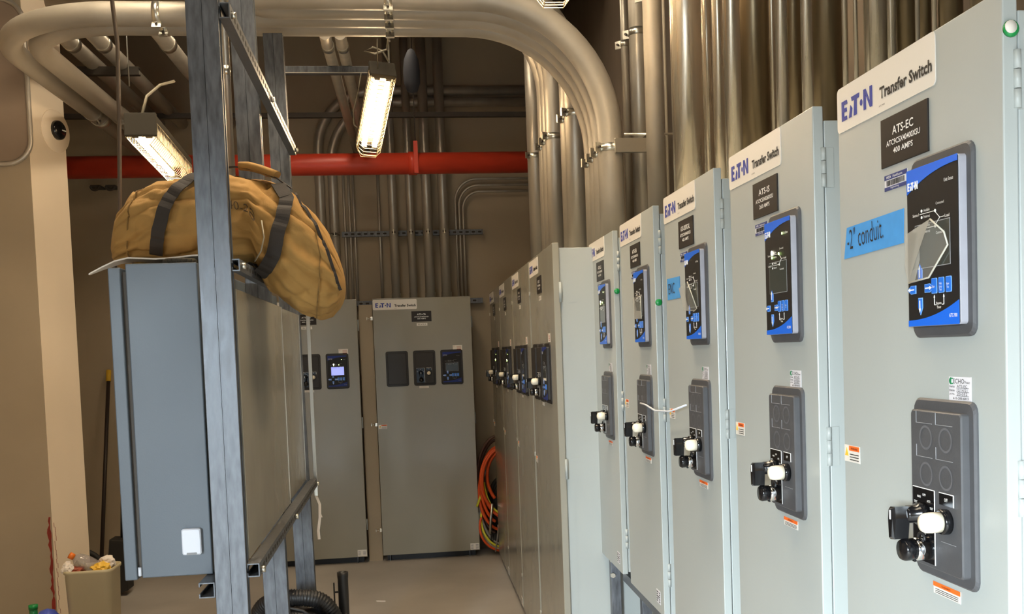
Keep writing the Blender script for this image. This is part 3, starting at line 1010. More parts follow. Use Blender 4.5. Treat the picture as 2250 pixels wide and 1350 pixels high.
# the four-pipe overhead bundle: along x, then bending down to the tall cabinets
BZ = 3.097
ys = [4.25, 4.37, 4.49, 4.61]
ordn = ['nearest', 'second', 'third', 'farthest']
for k, y in enumerate(ys):
    cl = [((0.885, y, 2.46 - 0.0 * k), (0, 0, 1), (-0.85, -0.5, 0)), ((-0.04, y, BZ), (1, 0, 0), (0, -0.55, -0.83))]
    if k < 2:
        pts = [(-0.80 - 0.12 * (1 - k), y, CH), (-0.80 - 0.12 * (1 - k), y, BZ), (0.885, y, BZ), (0.885, y, 2.05)]
        conduit(pts, 0.055, '%s of the four overhead conduits bending down to the tall cabinet' % ordn[k], 'overhead conduit bundle', 'galv_h', [0.3, 0.58], clamps=cl)
    else:
        xl = -1.81 if k == 2 else -1.68
        pts = [(xl, 7.2, BZ), (xl, y, BZ), (0.885, y, BZ), (0.885, y, 2.05)]
        cp = [((xl, 6.15 + 0.1 * k, BZ), (0, 1, 0))]
        cl2 = cl + [((-1.02, y, BZ), (1, 0, 0), (0, -0.55, -0.83)), ((xl, 6.0 + 0.1 * k, BZ), (0, 1, 0), (0.5, 0, -0.85))]
        conduit(pts, 0.051, '%s of the four overhead conduits, also turning away above the cream pier' % ordn[k], 'overhead conduit bundle', 'galv_h', [0.62 if k == 2 else 0.48, 0.58], clamps=cl2, couplings=cp)

# second and third bundles behind, bending left above the first
for k, (x, y, r_) in enumerate(((0.785, 5.22, 0.045), (0.785, 5.36, 0.045), (0.785, 5.50, 0.045))):
    conduit([(-1.80, y, 3.50), (x, y, 3.50), (x, y, 2.05)], r_, '%s conduit of the slim trio dropping onto the tall cabinet from the left' % ['front', 'middle', 'rear'][k], 'three bent conduits behind the bundle', 'galv', 0.50,
            clamps=[((x, y, 2.72), (0, 0, 1), (-0.85, -0.5, 0))])
for k, (x, y, r_) in enumerate(((0.835, 4.84, 0.052), (0.835, 4.98, 0.052))):
    conduit([(-1.80, y, 3.42), (x, y, 3.42), (x, y, 2.05)], r_, '%s conduit of the bent pair between the slim trio and the bundle' % ['front', 'rear'][k], 'pair of bent conduits behind the bundle', 'galv', 0.50,
            clamps=[((x, y, 2.75), (0, 0, 1), (-0.85, -0.5, 0))])
conduit([(0.845, 6.45, 2.05), (0.845, 6.45, CH)], 0.052, 'single straight conduit standing behind the red pipe end on the side row', None, 'galv', clamps=[((0.845, 6.45, 2.86), (0, 0, 1), (-0.8, -0.6, 0))])

# strut brace at the bundle drop
P = thing('strut_brace', 'short zinc strut arm with threaded rod holding the bent bundle', 'strut', (0.93, 4.174, 2.46))
MB().box(-0.04, 0.10, 0.0, 0.02, -0.03, 0.03, 0.002).build('strut_arm', M['zinc'], P)
MB().cyl((0.0, 0.0, 0.045), (0.30, 0.0, 0.045), 0.005, 8).build('threaded_rod', M['zinc'], P)
MB().tube([(0.10, 0.01, -0.02), (0.17, 0.01, 0.06)], 0.007, 8).tube([(0.08, 0.01, 0.02), (0.17, 0.01, 0.10)], 0.007, 8).build('clip', M['steel_dark'], P)

# conduits rising from the wall-hung cabinets: (y, x, r, bend from top?)
rise = [(4.944, 1.12, 0.0201, 'dull', 'galv'),
        (4.421, 1.06, 0.038, 'dull clamped', 'galv'),
        (3.72, 0.95, 0.0346, 'pale clamped', 'galv_h'),
        (4.221, 1.13, 0.0067, 'hair-thin', 'galv_h'),
        (3.412, 0.99, 0.0544, 'wide streaky', 'galv_bright'),
        (3.62, 1.13, 0.0182, 'half-hidden', 'galv_bright'),
        (3.238, 1.05, 0.0193, 'narrow shiny', 'galv_bright'),
        (2.864, 0.97, 0.025, 'bright', 'galv_bright'),
        (3.034, 1.1, 0.0474, 'wide brownish', 'galv_dark'),
        (2.984, 1.14, 0.0096, 'slim bright', 'galv_bright'),
        (2.424, 0.95, 0.0157, 'creamy', 'galv_bright'),
        (2.712, 1.1, 0.0213, 'dark', 'galv_dark'),
        (2.289, 0.96, 0.0138, 'gleaming', 'galv_bright'),
        (2.445, 1.08, 0.0386, 'broad dark', 'galv_dark'),
        (2.147, 0.99, 0.0065, 'thin bright', 'galv_bright'),
        (2.093, 0.99, 0.0049, 'thinner bright', 'galv_bright'),
        (2.098, 1.04, 0.0265, 'broad warm', 'galv_bright'),
        (1.872, 0.96, 0.0083, 'slim golden', 'galv_bright'),
        (2.075, 1.1, 0.0234, 'dark broad', 'galv_dark'),
        (1.828, 0.99, 0.0043, 'thin dull', 'galv'),
        (1.908, 1.05, 0.0117, 'dark slim', 'galv_dark'),
        (1.73, 0.97, 0.0041, 'thin pale', 'galv_bright'),
        (1.865, 1.08, 0.0229, 'shadowed', 'galv_dark'),
        (1.626, 1.0, 0.02, 'rightmost', 'galv_dark')]
words_ = ['first', 'second', 'third', 'fourth', 'fifth', 'sixth', 'seventh', 'eighth', 'ninth', 'tenth', 'eleventh', 'twelfth', 'thirteenth', 'fourteenth', 'fifteenth', 'sixteenth', 'seventeenth', 'eighteenth', 'nineteenth', 'twentieth', 'twenty-first', 'twenty-second', 'twenty-third', 'twenty-fourth']
for k, (y, x, r_, ad, m_) in enumerate(rise):
    cl = []
    if k < 3:
        cl = [((x, y, (3.12, 3.01, 2.93)[k]), (0, 0, 1), (-0.75, 0.66, 0))]
    zb = 2.055 if y > 4.1 else 2.0235
    conduit([(x, y, zb), (x, y, CH)], r_, '%s %s conduit from the bent bundle, rising behind the wall-hung cabinets' % (words_[k], ad), 'conduits above the wall-hung cabinets', m_, clamps=cl, seg=24)

# back wall conduits
bk = [(-0.105, 0.034, 'first wide'), (0.03, 0.031, 'second wide'), (0.162, 0.038, 'third wide'), (0.29, 0.038, 'fourth wide')]
for x, r_, ad in bk:
    conduit([(x, 7.925, 2.03), (x, 7.925, CH)], r_, '%s conduit from the left on top of the right back cabinet' % ad, 'conduits on the back wall', 'galv',
            clamps=[((x, 7.93, 2.565), (0, 0, 1), (0.0, -1, 0.0))], couplings=[((x, 7.93, 2.06), (0, 0, 1))])
for x, lab in ((-0.485, 'thin conduit on the back wall beside the tan bag'), (-0.445, 'middle thin conduit on the back wall beside the tan bag'), (-0.41, 'thin conduit on the back wall just left of the blank wall panel'), (-0.215, 'lone thin conduit on the bare back wall between two cabinets')):
    conduit([(x, 8.02, 2.03), (x, 8.02, 3.20)], 0.012 if x > -0.3 else 0.010, lab, 'thin conduits on the back wall', 'galv')
for k, (x, z) in enumerate(((-0.665, 3.69), (-0.565, 3.60))):
    conduit([(x, 8.008, 2.03), (x, 8.008, z), (1.30, 8.008, z)], 0.037, '%s conduit arching to the right on the back wall above the red pipe' % ['outer', 'inner'][k], 'arched back wall conduits', 'galv', 0.46,
            clamps=[((x, 8.008, 2.565), (0, 0, 1), (0, -1, 0))])
for k, (x, z) in enumerate(((0.39, 2.99), (0.42, 2.94), (0.45, 2.89))):
    conduit([(x, 8.0, 2.03), (x, 8.0, z), (1.30, 8.0, z)], 0.010, '%s of the three thin conduits curving right on the back wall' % ['outermost', 'middle', 'innermost'][k], 'three thin curved conduits', 'galv', 0.18 - 0.02 * k, seg=12)

# slotted strut rails
def rail(name, label, L, loc, rz=0, slots=True, h=0.041, dpt=0.041, m='strut', ends=True):
    """strut channel along local x, slotted face toward -y; open side to +y"""
    P = thing(name, label, 'strut rail', loc, rz, None)
    t = 0.003
    mb = MB()
    mb.box(0, L, 0, t, 0, h)
    mb.box(0, L, t, dpt, h - t, h)
    mb.box(0, L, t, dpt, 0, t)
    mb.box(0, L, dpt - t, dpt, 0.003, 0.011)
    mb.box(0, L, dpt - t, dpt, h - 0.011, h - 0.003)
    nf = len(mb.bm.faces)
    if slots:
        x = 0.02
        while x < L - 0.035:
            mb.prism(rrect(x, x + 0.028, h * 0.33, h * 0.67, 0.006, 3), -0.0006, 0.0002)
            x += 0.05
    mb.bm.faces.ensure_lookup_table()
    for i in range(nf, len(mb.bm.faces)):
        mb.bm.faces[i].material_index = 1
    mb.build('channel', [M[m], M['slot']], P)
    return P


rail('slotted_rail', 'slotted strut rail holding the conduits on the back wall', 1.11, (-0.51, 7.966, 2.545), dpt=0.038)
rail('mounting_rail', 'short rail behind the top of the right back cabinet', 1.0, (-0.42, 7.99, 2.0), slots=True)
rail('support_rail', 'dark steel rail hung across the ceiling at the left', 0.83, (-2.42, 6.42, 3.375), slots=False, m='steel_dark', h=0.05)
o = MB().box(-2.59, 1.30, 7.58, 7.62, 3.385, 3.42).build('steel_bar', M['steel_dark'])
tag(o, 'long thin dark bar running across above the red pipe', 'bar')
# red pipes
P = thing('sprinkler_pipe', 'thick red sprinkler pipe running across the back', 'pipe', (-2.59, 7.4, 3.0))
MB().tube([(0, 0, 0), (3.90, 0, 0.005)], 0.078, 28).build('pipe', M['red'], P)
MB().cyl((2.62, 0, 0.004), (2.68, 0, 0.004), 0.084, 28).build('coupling', M['red'], P)
MB().box(2.66, 2.69, -0.09, -0.06, -0.08, 0.15).build('hanger', M['red'], P)
MB().cyl((2.675, -0.075, 0.15), (2.675, -0.075, 1.2), 0.004, 8).build('hanger_rod', M['steel_dark'], P)
P = thing('sprinkler_pipe', 'second red pipe, high under the ceiling at the upper left', 'pipe', (-2.59, 6.32, 3.95))
MB().tube([(0, 0, 0), (3.90, 0, 0)], 0.09, 24).build('pipe', M['red'], P)
# pipes running to the back at upper left
for x, lab in ((-1.86, 'high conduit running to the back above the leftmost bend'), (-1.69, 'high conduit running to the back, second from the left wall'), (-1.33, 'high conduit running to the back beside the near strut post')):
    conduit([(x, 5.68, 3.45), (x, 8.04, 3.45)], 0.045, lab, 'high conduits running to the back', 'galv', couplings=[((x, 6.05, 3.45), (0, 1, 0))])

# trapeze with two pipes
P = thing('trapeze_hanger', 'horizontal strut trapeze hung left of the bright caged lamp', 'strut hanger', (-0.66, 5.60, 3.155))
MB().box(0, 0.62, 0, 0.04, 0, 0.041, 0.002).build('channel', M['strut'], P)
MB().box(0, 0.62, -0.002, 0.0, 0.002, 0.007).build('lower_lip', M['zinc'], P)
for x in (0.02, 0.60):
    MB().cyl((x, 0.02, 0.041), (x, 0.02, 1.14), 0.006, 8).build('threaded_rod', M['zinc'], P)
for x, lab in ((-0.37, 'left'), (-0.295, 'right')):
    conduit([(x, 5.15, 3.2265), (x, 8.04, 3.2265)], 0.030, '%s of the two small conduits lying on the trapeze hanger' % lab, 'conduits on the trapeze', 'galv', couplings=[((x, 5.35, 3.2265), (0, 1, 0))])
o = thing('hanging_sack', 'slim dark blue sack hanging behind the bright caged lamp', 'sack', (0.065, 6.0, 3.28))
MB().lathe([(0.001, -0.13), (0.03, -0.12), (0.048, -0.07), (0.05, 0.0), (0.042, 0.07), (0.02, 0.12), (0.006, 0.13)], 'z', 16).build('sack_body', M['dark_blue'], o)
MB().cyl((0, 0, 0.12), (0, 0, 1.02), 0.004, 6).build('cord', M['cable_dark'], o)

# pipe hooks under the red pipe
for k, x in enumerate((-2.32, -2.21)):
    o = MB().tube([(x + 0.03 * math.cos(a), 7.9, 2.955 + 0.03 * math.sin(a)) for a in [PI + PI * j / 10 for j in range(11)]], 0.009, 8).box(x - 0.035, x + 0.035, 7.905, 8.05, 2.95, 2.965).build('pipe_hook', M['steel_dark'])
    tag(o, '%s dark hook below the red pipe near the cream pier' % ['left', 'right'][k], 'hook', 'hooks below the red pipe')


# ------------------------------------------------------------------ strut rack in the middle-left
def post(name, label, x, y, zt, lean=0.0):
    """double strut: two channels side by side in x, open sides to left and right"""
    P = thing(name, label, 'strut post', (x, y, 0), 0, 'strut posts of the rack')
    t = 0.0028
    w_ = 0.0413
    for s, nm in ((0, 'channel'), (1, 'channel')):
        mb = MB()
        x0 = s * w_
        if s == 0:
            mb.box(x0 + w_ - t, x0 + w_ - 0.0006, 0, w_, 0, zt)
            xo0, xo1 = x0, x0 + t
            mb.box(x0, x0 + w_ - t * 0.7, 0, t, 0, zt, 0.0012)
            mb.box(x0, x0 + w_ - t, w_ - t, w_, 0, zt)
            mb.box(xo0, xo1, t, 0.011, 0, zt)
            mb.box(xo0, xo1, w_ - 0.011, w_ - t, 0, zt)
            mb.box(x0 + t, x0 + 0.009, 0.009, 0.011, 0, zt)
        else:
            mb.box(x0 + 0.0006, x0 + t, 0, w_, 0, zt)
            xo0, xo1 = x0 + w_ - t, x0 + w_
            mb.box(x0 + t * 0.7, x0 + w_, 0, t, 0, zt, 0.0012)
            mb.box(x0 + t, x0 + w_, w_ - t, w_, 0, zt)
            mb.box(xo0, xo1, t, 0.011, 0, zt)
            mb.box(xo0, xo1, w_ - 0.011, w_ - t, 0, zt)
            mb.box(x0 + w_ - 0.009, x0 + w_ - t, 0.009, 0.011, 0, zt)
        mb.build(nm, M['strut'], P)
    MB().box(-0.03, 0.1126, -0.03, 0.0713, 0, 0.006, 0.002).build('base_plate', M['zinc'], P)
    if lean:
        P.rotation_euler = (0, lean, 0)
    return P


PX = -0.5455
post('strut_post', 'nearest double strut post, in front of the tan bag', PX, 2.70, CH)
post('strut_post', 'middle double strut post, behind the tan bag', PX - 0.006, 3.585, CH - 0.01, -0.0095)
post('strut_post', 'farthest double strut post of the rack, beside the hose', PX - 0.004, 4.49, 3.02, -0.0125)

# rails along y on the aisle side of the posts (local x along +y -> rotate 90deg: local -y -> +x)
RX = -0.4630
RT = 0.0125


def yrail(label, y0, y1, z, name='rack_rail', bolts=(), rt=RT, h=0.032, dp=0.021):
    P = rail(name, label, y1 - y0, (RX + dp, y0, z), PI / 2 + rt, True, h, dp)
    for by in bolts:
        MB().cyl((by - y0, -0.012, 0.015), (by - y0, 0.0, 0.015), 0.009, 8).build('bolt', M['zinc'], P)
    return P


yrail('lower slotted rail of the strut rack, along the dark panels', 2.71, 4.56, 1.020, bolts=(2.735, 3.62, 4.54), h=0.036, dp=0.033)
yrail('upper rail of the strut rack, sloping into the distance above the bag', 2.71, 4.50, 2.495, bolts=(2.735, 3.60, 4.46), rt=0.0195, h=0.041, dp=0.028)
yrail('short middle rail passing under the tan bag', 2.71, 3.42, 1.838, bolts=(2.735,))
o = rail('support_rail', 'short lower strut rail under the blue-grey enclosure at the near post', 1.70, (-0.548, 2.705, 0.972), PI / 2, False, 0.041, 0.041)

# thin uprights along the middle post
conduit([(PX - 0.06, 3.64, 2.05), (PX - 0.06, 3.64, CH)], 0.013, 'slim conduit strapped along the middle strut post', None, 'galv', clamps=[((PX - 0.06, 3.64, 2.62), (0, 0, 1), (-0.9, -0.4, 0))])

# dark panels mounted on the rack
for k, (y0, y1) in enumerate(((2.755, 3.775), (3.780, 4.485))):
    P = thing('equipment_panel', ['near dark grey reflective panel on the strut rack', 'far dark grey reflective panel on the strut rack'][k], 'panel', (RX + 0.0015 - RT * (y0 - 2.71) - (0.012 if k else 0.004), y0, 1.060), RT, 'dark panels on the rack')
    MB().box(0.0, 0.004, 0, y1 - y0, 0, 0.735, 0.002).build('panel_sheet', M['paint_dark'], P)
    MB().box(0.0035, 0.0055, y1 - y0 - 0.003, y1 - y0, 0, 0.735).build('edge_strip', M['zinc'], P)

# grey wall box behind the near post, seen on its side
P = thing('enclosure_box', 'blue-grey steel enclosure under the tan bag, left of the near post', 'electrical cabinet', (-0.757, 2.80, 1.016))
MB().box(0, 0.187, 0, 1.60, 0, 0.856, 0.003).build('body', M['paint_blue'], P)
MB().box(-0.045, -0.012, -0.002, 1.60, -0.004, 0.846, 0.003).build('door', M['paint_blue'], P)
MB().box(-0.013, 0.001, 0.012, 1.58, 0.01, 0.835).build('door_seal', M['steel_dark'], P)
MB().cyl((-0.006, 0.004, 0.006), (-0.006, 0.004, 0.03), 0.005, 8).build('hinge_pin', M['white_plastic'], P)
o = thing('sensor_box', 'small white plastic box on the side of the blue-grey enclosure', 'sensor', (-0.645, 2.80, 1.075))
MB().prism(rrect(0, 0.051, 0, 0.072, 0.006), -0.016, 0, 0.003).build('cover', M['white_plastic'], o)
MB().prism(rrect(0.012, 0.039, 0.001, 0.007, 0.002), -0.0168, -0.010).build('grille', M['grey_print'], o)

# sheet and cap lying on the box top under the bag
o = thing('plastic_sheet', 'white plastic sheet poking out under the tan bag', 'sheet', (-0.80, 2.86, 1.874))
mb = MB()
N = 10
top, bot = [], []
for i in range(N + 1):
    t_ = i / N
    x = -0.075 + 0.35 * t_
    z = 0.004 + 0.016 * min(1, t_ * 3) + 0.004 * math.sin(9 * t_) - 0.026 * (1 - min(1, t_ * 4))
    hw = 0.012 + 0.13 * min(1, t_ * 2.2)
    top.append([mb.bm.verts.new((x, y, z + 0.004)) for y in (0.02, 0.02 + hw)])
    bot.append([mb.bm.verts.new((x, y, z)) for y in (0.02, 0.02 + hw)])
for i in range(N):
    for a, b_ in ((top, False), (bot, True)):
        q = (a[i][0], a[i + 1][0], a[i + 1][1], a[i][1])
        mb.bm.faces.new(q[::-1] if b_ else q)
    for j in (0, 1):
        mb.bm.faces.new((top[i][j], bot[i][j], bot[i + 1][j], top[i + 1][j]))
mb.bm.faces.new((top[0][0], top[0][1], bot[0][1], bot[0][0]))
mb.bm.faces.new((top[-1][0], bot[-1][0], bot[-1][1], top[-1][1]))
mb.build('sheet_film', M['paper'], o)
mb = MB()
mb.lathe([(0.045, 0), (0.045, 0.013), (0.041, 0.016), (0.0001, 0.0165)], 'z', 28, (-0.628, 2.87, 1.8725))
for k in range(20):
    a = 2 * PI * k / 20
    mb.box(-0.628 + 0.045 * math.cos(a) - 0.0015, -0.628 + 0.045 * math.cos(a) + 0.0015, 2.87 + 0.045 * math.sin(a) - 0.0015, 2.87 + 0.045 * math.sin(a) + 0.0015, 1.8725, 1.885)
tag(mb.build('bucket_lid', M['housing']), 'ribbed grey plastic cap beside the tan bag on the enclosure', 'cap')

# thin strip at the rail's end with torn paper
P = thing('hanging_strip', 'thin shiny metal strip hanging at the end of the lower rail', 'strip', (-0.460, 4.578, 0.975))
MB().box(-0.008, 0.008, -0.004, 0.004, 0, 0.86, 0.001).build('strip_metal', M['zinc'], P)
mb = MB()
pts = [(0.0, 0.0), (0.014, -0.04), (0.012, -0.10), (0.002, -0.16), (0.004, -0.20)]
mb.prism([(p - 0.006, q) for p, q in pts] + [(p + 0.006, q) for p, q in pts[::-1]], -0.002, 0)
mb.prism([(0.014, -0.07), (0.024, -0.10), (0.010, -0.098)], -0.0025, -0.0015)
mb.build('torn_paper', M['paper'], P)


# ------------------------------------------------------------------ duffel bag
def duffel():
    P = thing('duffel_bag', 'tan canvas duffel bag with black straps lying on the enclosure and rack', 'bag', (0, 3.15, 0))
    secs = [(-0.868, 1.945, 1.905, 0.03), (-0.862, 1.985, 1.893, 0.10), (-0.835, 2.055, 1.886, 0.155), (-0.79, 2.112, 1.884, 0.185), (-0.72, 2.142, 1.884, 0.20), (-0.64, 2.152, 1.884, 0.205),
            (-0.56, 2.160, 1.884, 0.205), (-0.49, 2.158, 1.884, 0.205), (-0.45, 2.150, 1.880, 0.205), (-0.43, 2.145, 1.815, 0.205), (-0.38, 2.128, 1.770, 0.20), (-0.33, 2.098, 1.738, 0.19), (-0.28, 2.048, 1.722, 0.175),
            (-0.245, 1.99, 1.728, 0.155), (-0.218, 1.925, 1.750, 0.125), (-0.203, 1.87, 1.785, 0.08), (-0.198, 1.84, 1.81, 0.02)]

    def at(x):
        if x <= secs[0][0]:
            return secs[0][1:]
        for a, b_ in zip(secs, secs[1:]):
            if x <= b_[0]:
                t_ = (x - a[0]) / (b_[0] - a[0])
                return tuple(a[i] + (b_[i] - a[i]) * t_ for i in (1, 2, 3))
        return secs[-1][1:]

    def surf(x, th, off=0.0, fold=1.0):
        zt, zb, hy = at(x)
        zc, hz = (zt + zb) / 2, (zt - zb) / 2
        c, s = math.cos(th), math.sin(th)
        e = 0.82
        y = -math.copysign(abs(c) ** e, c) * (hy + off)
        z = zc + math.copysign(abs(s) ** e, s) * (hz + off)
        p = Vector((x, y, z))
        n1 = noise.noise(Vector((x * 7, th * 1.6, 3.1)))
        n2 = noise.noise(Vector((x * 16 + 5 * s, th * 3.3, 9.7)))
        rid = 1 - abs(noise.noise(Vector((x * 9 + th * 1.5, th * 2.2 - x * 4, 1.7)))) * 2
        rid2 = 1 - abs(noise.noise(Vector((x * 15 - th * 2.6, th * 3.1 + x * 6, 7.7)))) * 2
        k = 0.016 * n1 + 0.006 * n2 - 0.030 * max(0, rid - 0.5) - 0.014 * max(0, rid2 - 0.55)
        edge = min(1.0, hz / 0.1)
        if s < -0.75 and x < -0.42:
            k = min(0, k) * 0.2
        p += Vector((0, -c, s)) * k * edge * fold
        return p
    mb = MB()
    nx, nt = 120, 120
    xs_ = []
    for i in range(nx + 1):
        t_ = i / nx
        xs_.append(-0.868 + 0.67 * (0.5 - 0.5 * math.cos(PI * (0.06 + 0.88 * t_))) if False else -0.868 + 0.67 * t_)
    rings = [[mb.bm.verts.new(surf(x, 2 * PI * k / nt)) for k in range(nt)] for x in xs_]
    for r0, r1 in zip(rings, rings[1:]):
        for k in range(nt):
            fc = mb.bm.faces.new((r0[k], r0[(k + 1) % nt], r1[(k + 1) % nt], r1[k]))
            fc.smooth = True
    mb.bm.faces.new(rings[0][::-1])
    mb.bm.faces.new(rings[-1])
    mb.build('bag_body', M['canvas'], P)

    def ribbon(path, wx, name, m, off=0.004, parent=P, fold=1.0):
        """path of (x, theta); ribbon of width wx laid on the surface"""
        mb = MB()
        prev = None
        pts = []
        for (a, b_) in zip(path, path[1:]):
            for k in range(10):
                t_ = k / 10
                pts.append((a[0] + (b_[0] - a[0]) * t_, a[1] + (b_[1] - a[1]) * t_))
        pts.append(path[-1])
        rows = []
        for i, (x, th) in enumerate(pts):
            c_ = surf(x, th, off, fold)
            nn = (surf(x, th, off + 0.02, fold) - c_).normalized()
            q = pts[min(i + 1, len(pts) - 1)]
            p_ = pts[max(i - 1, 0)]
            tg = (surf(q[0], q[1], off, fold) - surf(p_[0], p_[1], off, fold)).normalized()
            sd = tg.cross(nn).normalized() * wx / 2
            rows.append([mb.bm.verts.new(c_ + sd), mb.bm.verts.new(c_ - sd), mb.bm.verts.new(c_ - sd + nn * 0.003), mb.bm.verts.new(c_ + sd + nn * 0.003)])
        for r0, r1 in zip(rows, rows[1:]):
            for k in range(4):
                mb.bm.faces.new((r0[k], r0[(k + 1) % 4], r1[(k + 1) % 4], r1[k]))
        mb.bm.faces.new(rows[0][::-1])
        mb.bm.faces.new(rows[-1])
        return mb.build(name, m, parent)
    # theta: 0 = toward the camera (-y), +pi/2 = top
    ribbon([(-0.72, -0.75), (-0.70, -0.2), (-0.665, 0.35), (-0.62, 0.8), (-0.56, 1.15)], 0.036, 'strap', M['webbing'], 0.010, fold=0.35)
    ribbon([(-0.455, -1.1), (-0.425, -0.7), (-0.385, -0.2), (-0.355, 0.35), (-0.345, 0.8), (-0.375, 1.1)], 0.040, 'strap', M['webbing'], 0.012, fold=0.35)
    # handle arching over the top
    hp = [(-0.62, -0.09, 2.135), (-0.56, -0.085, 2.168), (-0.50, -0.08, 2.176), (-0.44, -0.08, 2.165), (-0.38, -0.085, 2.140), (-0.335, -0.10, 2.105)]
    mb = MB()
    rows = []
    for p in hp:
        x, y, z = p
        rows.append([mb.bm.verts.new((x, y + dy, z + dz)) for dy, dz in ((-0.018, -0.002), (0.018, 0.003), (0.018, 0.007), (-0.018, 0.002))])
    for r0, r1 in zip(rows, rows[1:]):
        for k in range(4):
            mb.bm.faces.new((r0[k], r0[(k + 1) % 4], r1[(k + 1) % 4], r1[k]))
    mb.bm.faces.new(rows[0][::-1])
    mb.bm.faces.new(rows[-1])
    hs = mb.build('handle_strap', M['webbing'], P)
    mb = MB()
    mb.tube([(-0.487, -0.08, 2.180), (-0.46, -0.08, 2.178), (-0.43, -0.08, 2.170), (-0.40, -0.082, 2.156), (-0.378, -0.085, 2.146)], [0.021, 0.023, 0.023, 0.023, 0.021], 14)
    for v in mb.bm.verts:
        zc = 2.181 - 0.30 * max(0, v.co.x + 0.46)
        v.co.z = zc + (v.co.z - zc) * 0.55
        v.co.y = -0.08 + (v.co.y + 0.08) * 1.5
    mb.build('grip_wrap', M['canvas'], hs)
    # seam at the left end and zip on the right end
    ribbon([(-0.80, -1.3), (-0.80, -0.6), (-0.79, 0.0), (-0.775, 0.6), (-0.765, 1.2)], 0.0035, 'seam', mat('dark_seam', '#6b4f22', 0.9), 0.002)
    ribbon([(-0.33, 1.25), (-0.27, 0.85), (-0.235, 0.45), (-0.215, 0.0), (-0.207, -0.4)], 0.009, 'zip', M['webbing'], 0.003)
    ribbon([(-0.285, -1.35), (-0.275, -0.8), (-0.262, -0.2), (-0.258, 0.2), (-0.27, 0.7)], 0.003, 'seam', mat('dark_seam_end', '#6b4f22', 0.9), 0.002)
    # handwriting conforming to the surface
    me = text_mesh('-40-28', 0.085, 0.026, -0.004)
    mb = MB()
    vs = []
    for v in me.vertices:
        x = -0.518 + v.co.x
        th = 0.10 + v.co.z / 0.17 - v.co.x * 0.9
        vs.append(mb.bm.verts.new(surf(x, th, 0.003)))
    for p in me.polygons:
        try:
            mb.bm.faces.new([vs[i] for i in p.vertices])
        except ValueError:
            pass
    mb.build('handwriting', mat('faded_ink', '#54422c', 0.9), P)
    mb = MB()
    pts = [(-0.438, -0.205, 1.885), (-0.415, -0.235, 1.91), (-0.405, -0.232, 1.95), (-0.412, -0.215, 2.00)]
    mb.tube(pts, 0.0022, 8)
    mb.build('tie_wire', M['wire_pale'], P)
    return P


duffel()


# ------------------------------------------------------------------ caged fluorescent lamps
def caged_lamp(label, p0, p1, roll=0.0, tubes=2, wires=True, axis_down=None, hang=()):
    """p0 near end of the fitting, p1 far end; local x along the tube, local z up (housing), guard below"""
    p0, p1 = Vector(p0), Vector(p1)
    L = (p1 - p0).length
    P = thing('caged_lamp', label, 'lamp', (0, 0, 0), 0, 'caged fluorescent lamps')
    xax = (p1 - p0).normalized()
    zax = Vector(axis_down) * -1 if axis_down else Vector((0, 0, 1))
    zax = (zax - xax * zax.dot(xax)).normalized()
    yax = zax.cross(xax)
    P.matrix_world = Matrix(((xax.x, yax.x, zax.x, p0.x), (xax.y, yax.y, zax.y, p0.y), (xax.z, yax.z, zax.z, p0.z), (0, 0, 0, 1)))
    hw = 0.062
    mb = MB()
    mb.box(-0.01, L + 0.005, -hw, hw, 0.035, 0.085, 0.004)
    mb.build('housing', M['housing'], P)
    MB().box(-0.012, 0.012, -hw - 0.003, hw + 0.003, -0.01, 0.088, 0.003).build('end_cap', M['housing'], P)
    for k in range(2):
        y = (-0.028, 0.028)[k]
        for x in (0.018, L - 0.02):
            MB().box(x - 0.008, x + 0.008, y - 0.014, y + 0.014, -0.012, 0.038, 0.003).build('lamp_holder', M['steel_dark'], P)
        if tubes == 2 or k == 1:
            MB().cyl((0.026, y, 0.004), (L - 0.028, y, 0.004), 0.0125, 16).build('fluorescent_tube', M['tube'], P)
    mb = MB()
    prof = [(-hw, 0.05), (-hw, -0.012), (-0.036, -0.046), (0.036, -0.046), (hw, -0.012), (hw, 0.05)]
    n = int(L / 0.024)
    for i in range(n + 1):
        x = 0.004 + (L - 0.004) * i / n
        mb.tube([(x, a, b_) for a, b_ in prof], 0.0013, 5)
    for a, b_ in prof:
        mb.tube([(0.0, a, b_), (L, a, b_)], 0.0017, 5)
    for dx in (0.018, 0.034):
        mb.tube([(L, -hw, 0.02), (L + dx, -0.04, -0.02), (L + dx, 0.04, -0.02), (L, hw, 0.02)], 0.0015, 5)
    mb.build('wire_guard', M['guard'], P)
    return P


caged_lamp('caged lamp with one lit tube at the left, in front of the cream pier side', (-1.10, 4.42, 2.575), (-1.10, 5.10, 2.52), tubes=1)
caged_lamp('bright caged lamp hanging askew in the middle above the red pipe', (-0.085, 5.02, 2.985), (-0.185, 5.40, 2.70), tubes=2, axis_down=(0.12, -0.72, -0.70))
caged_lamp('caged lamp at the top edge, before the bent conduit bundle', (0.52, 2.85, 2.90), (0.55, 3.56, 2.865), tubes=2)

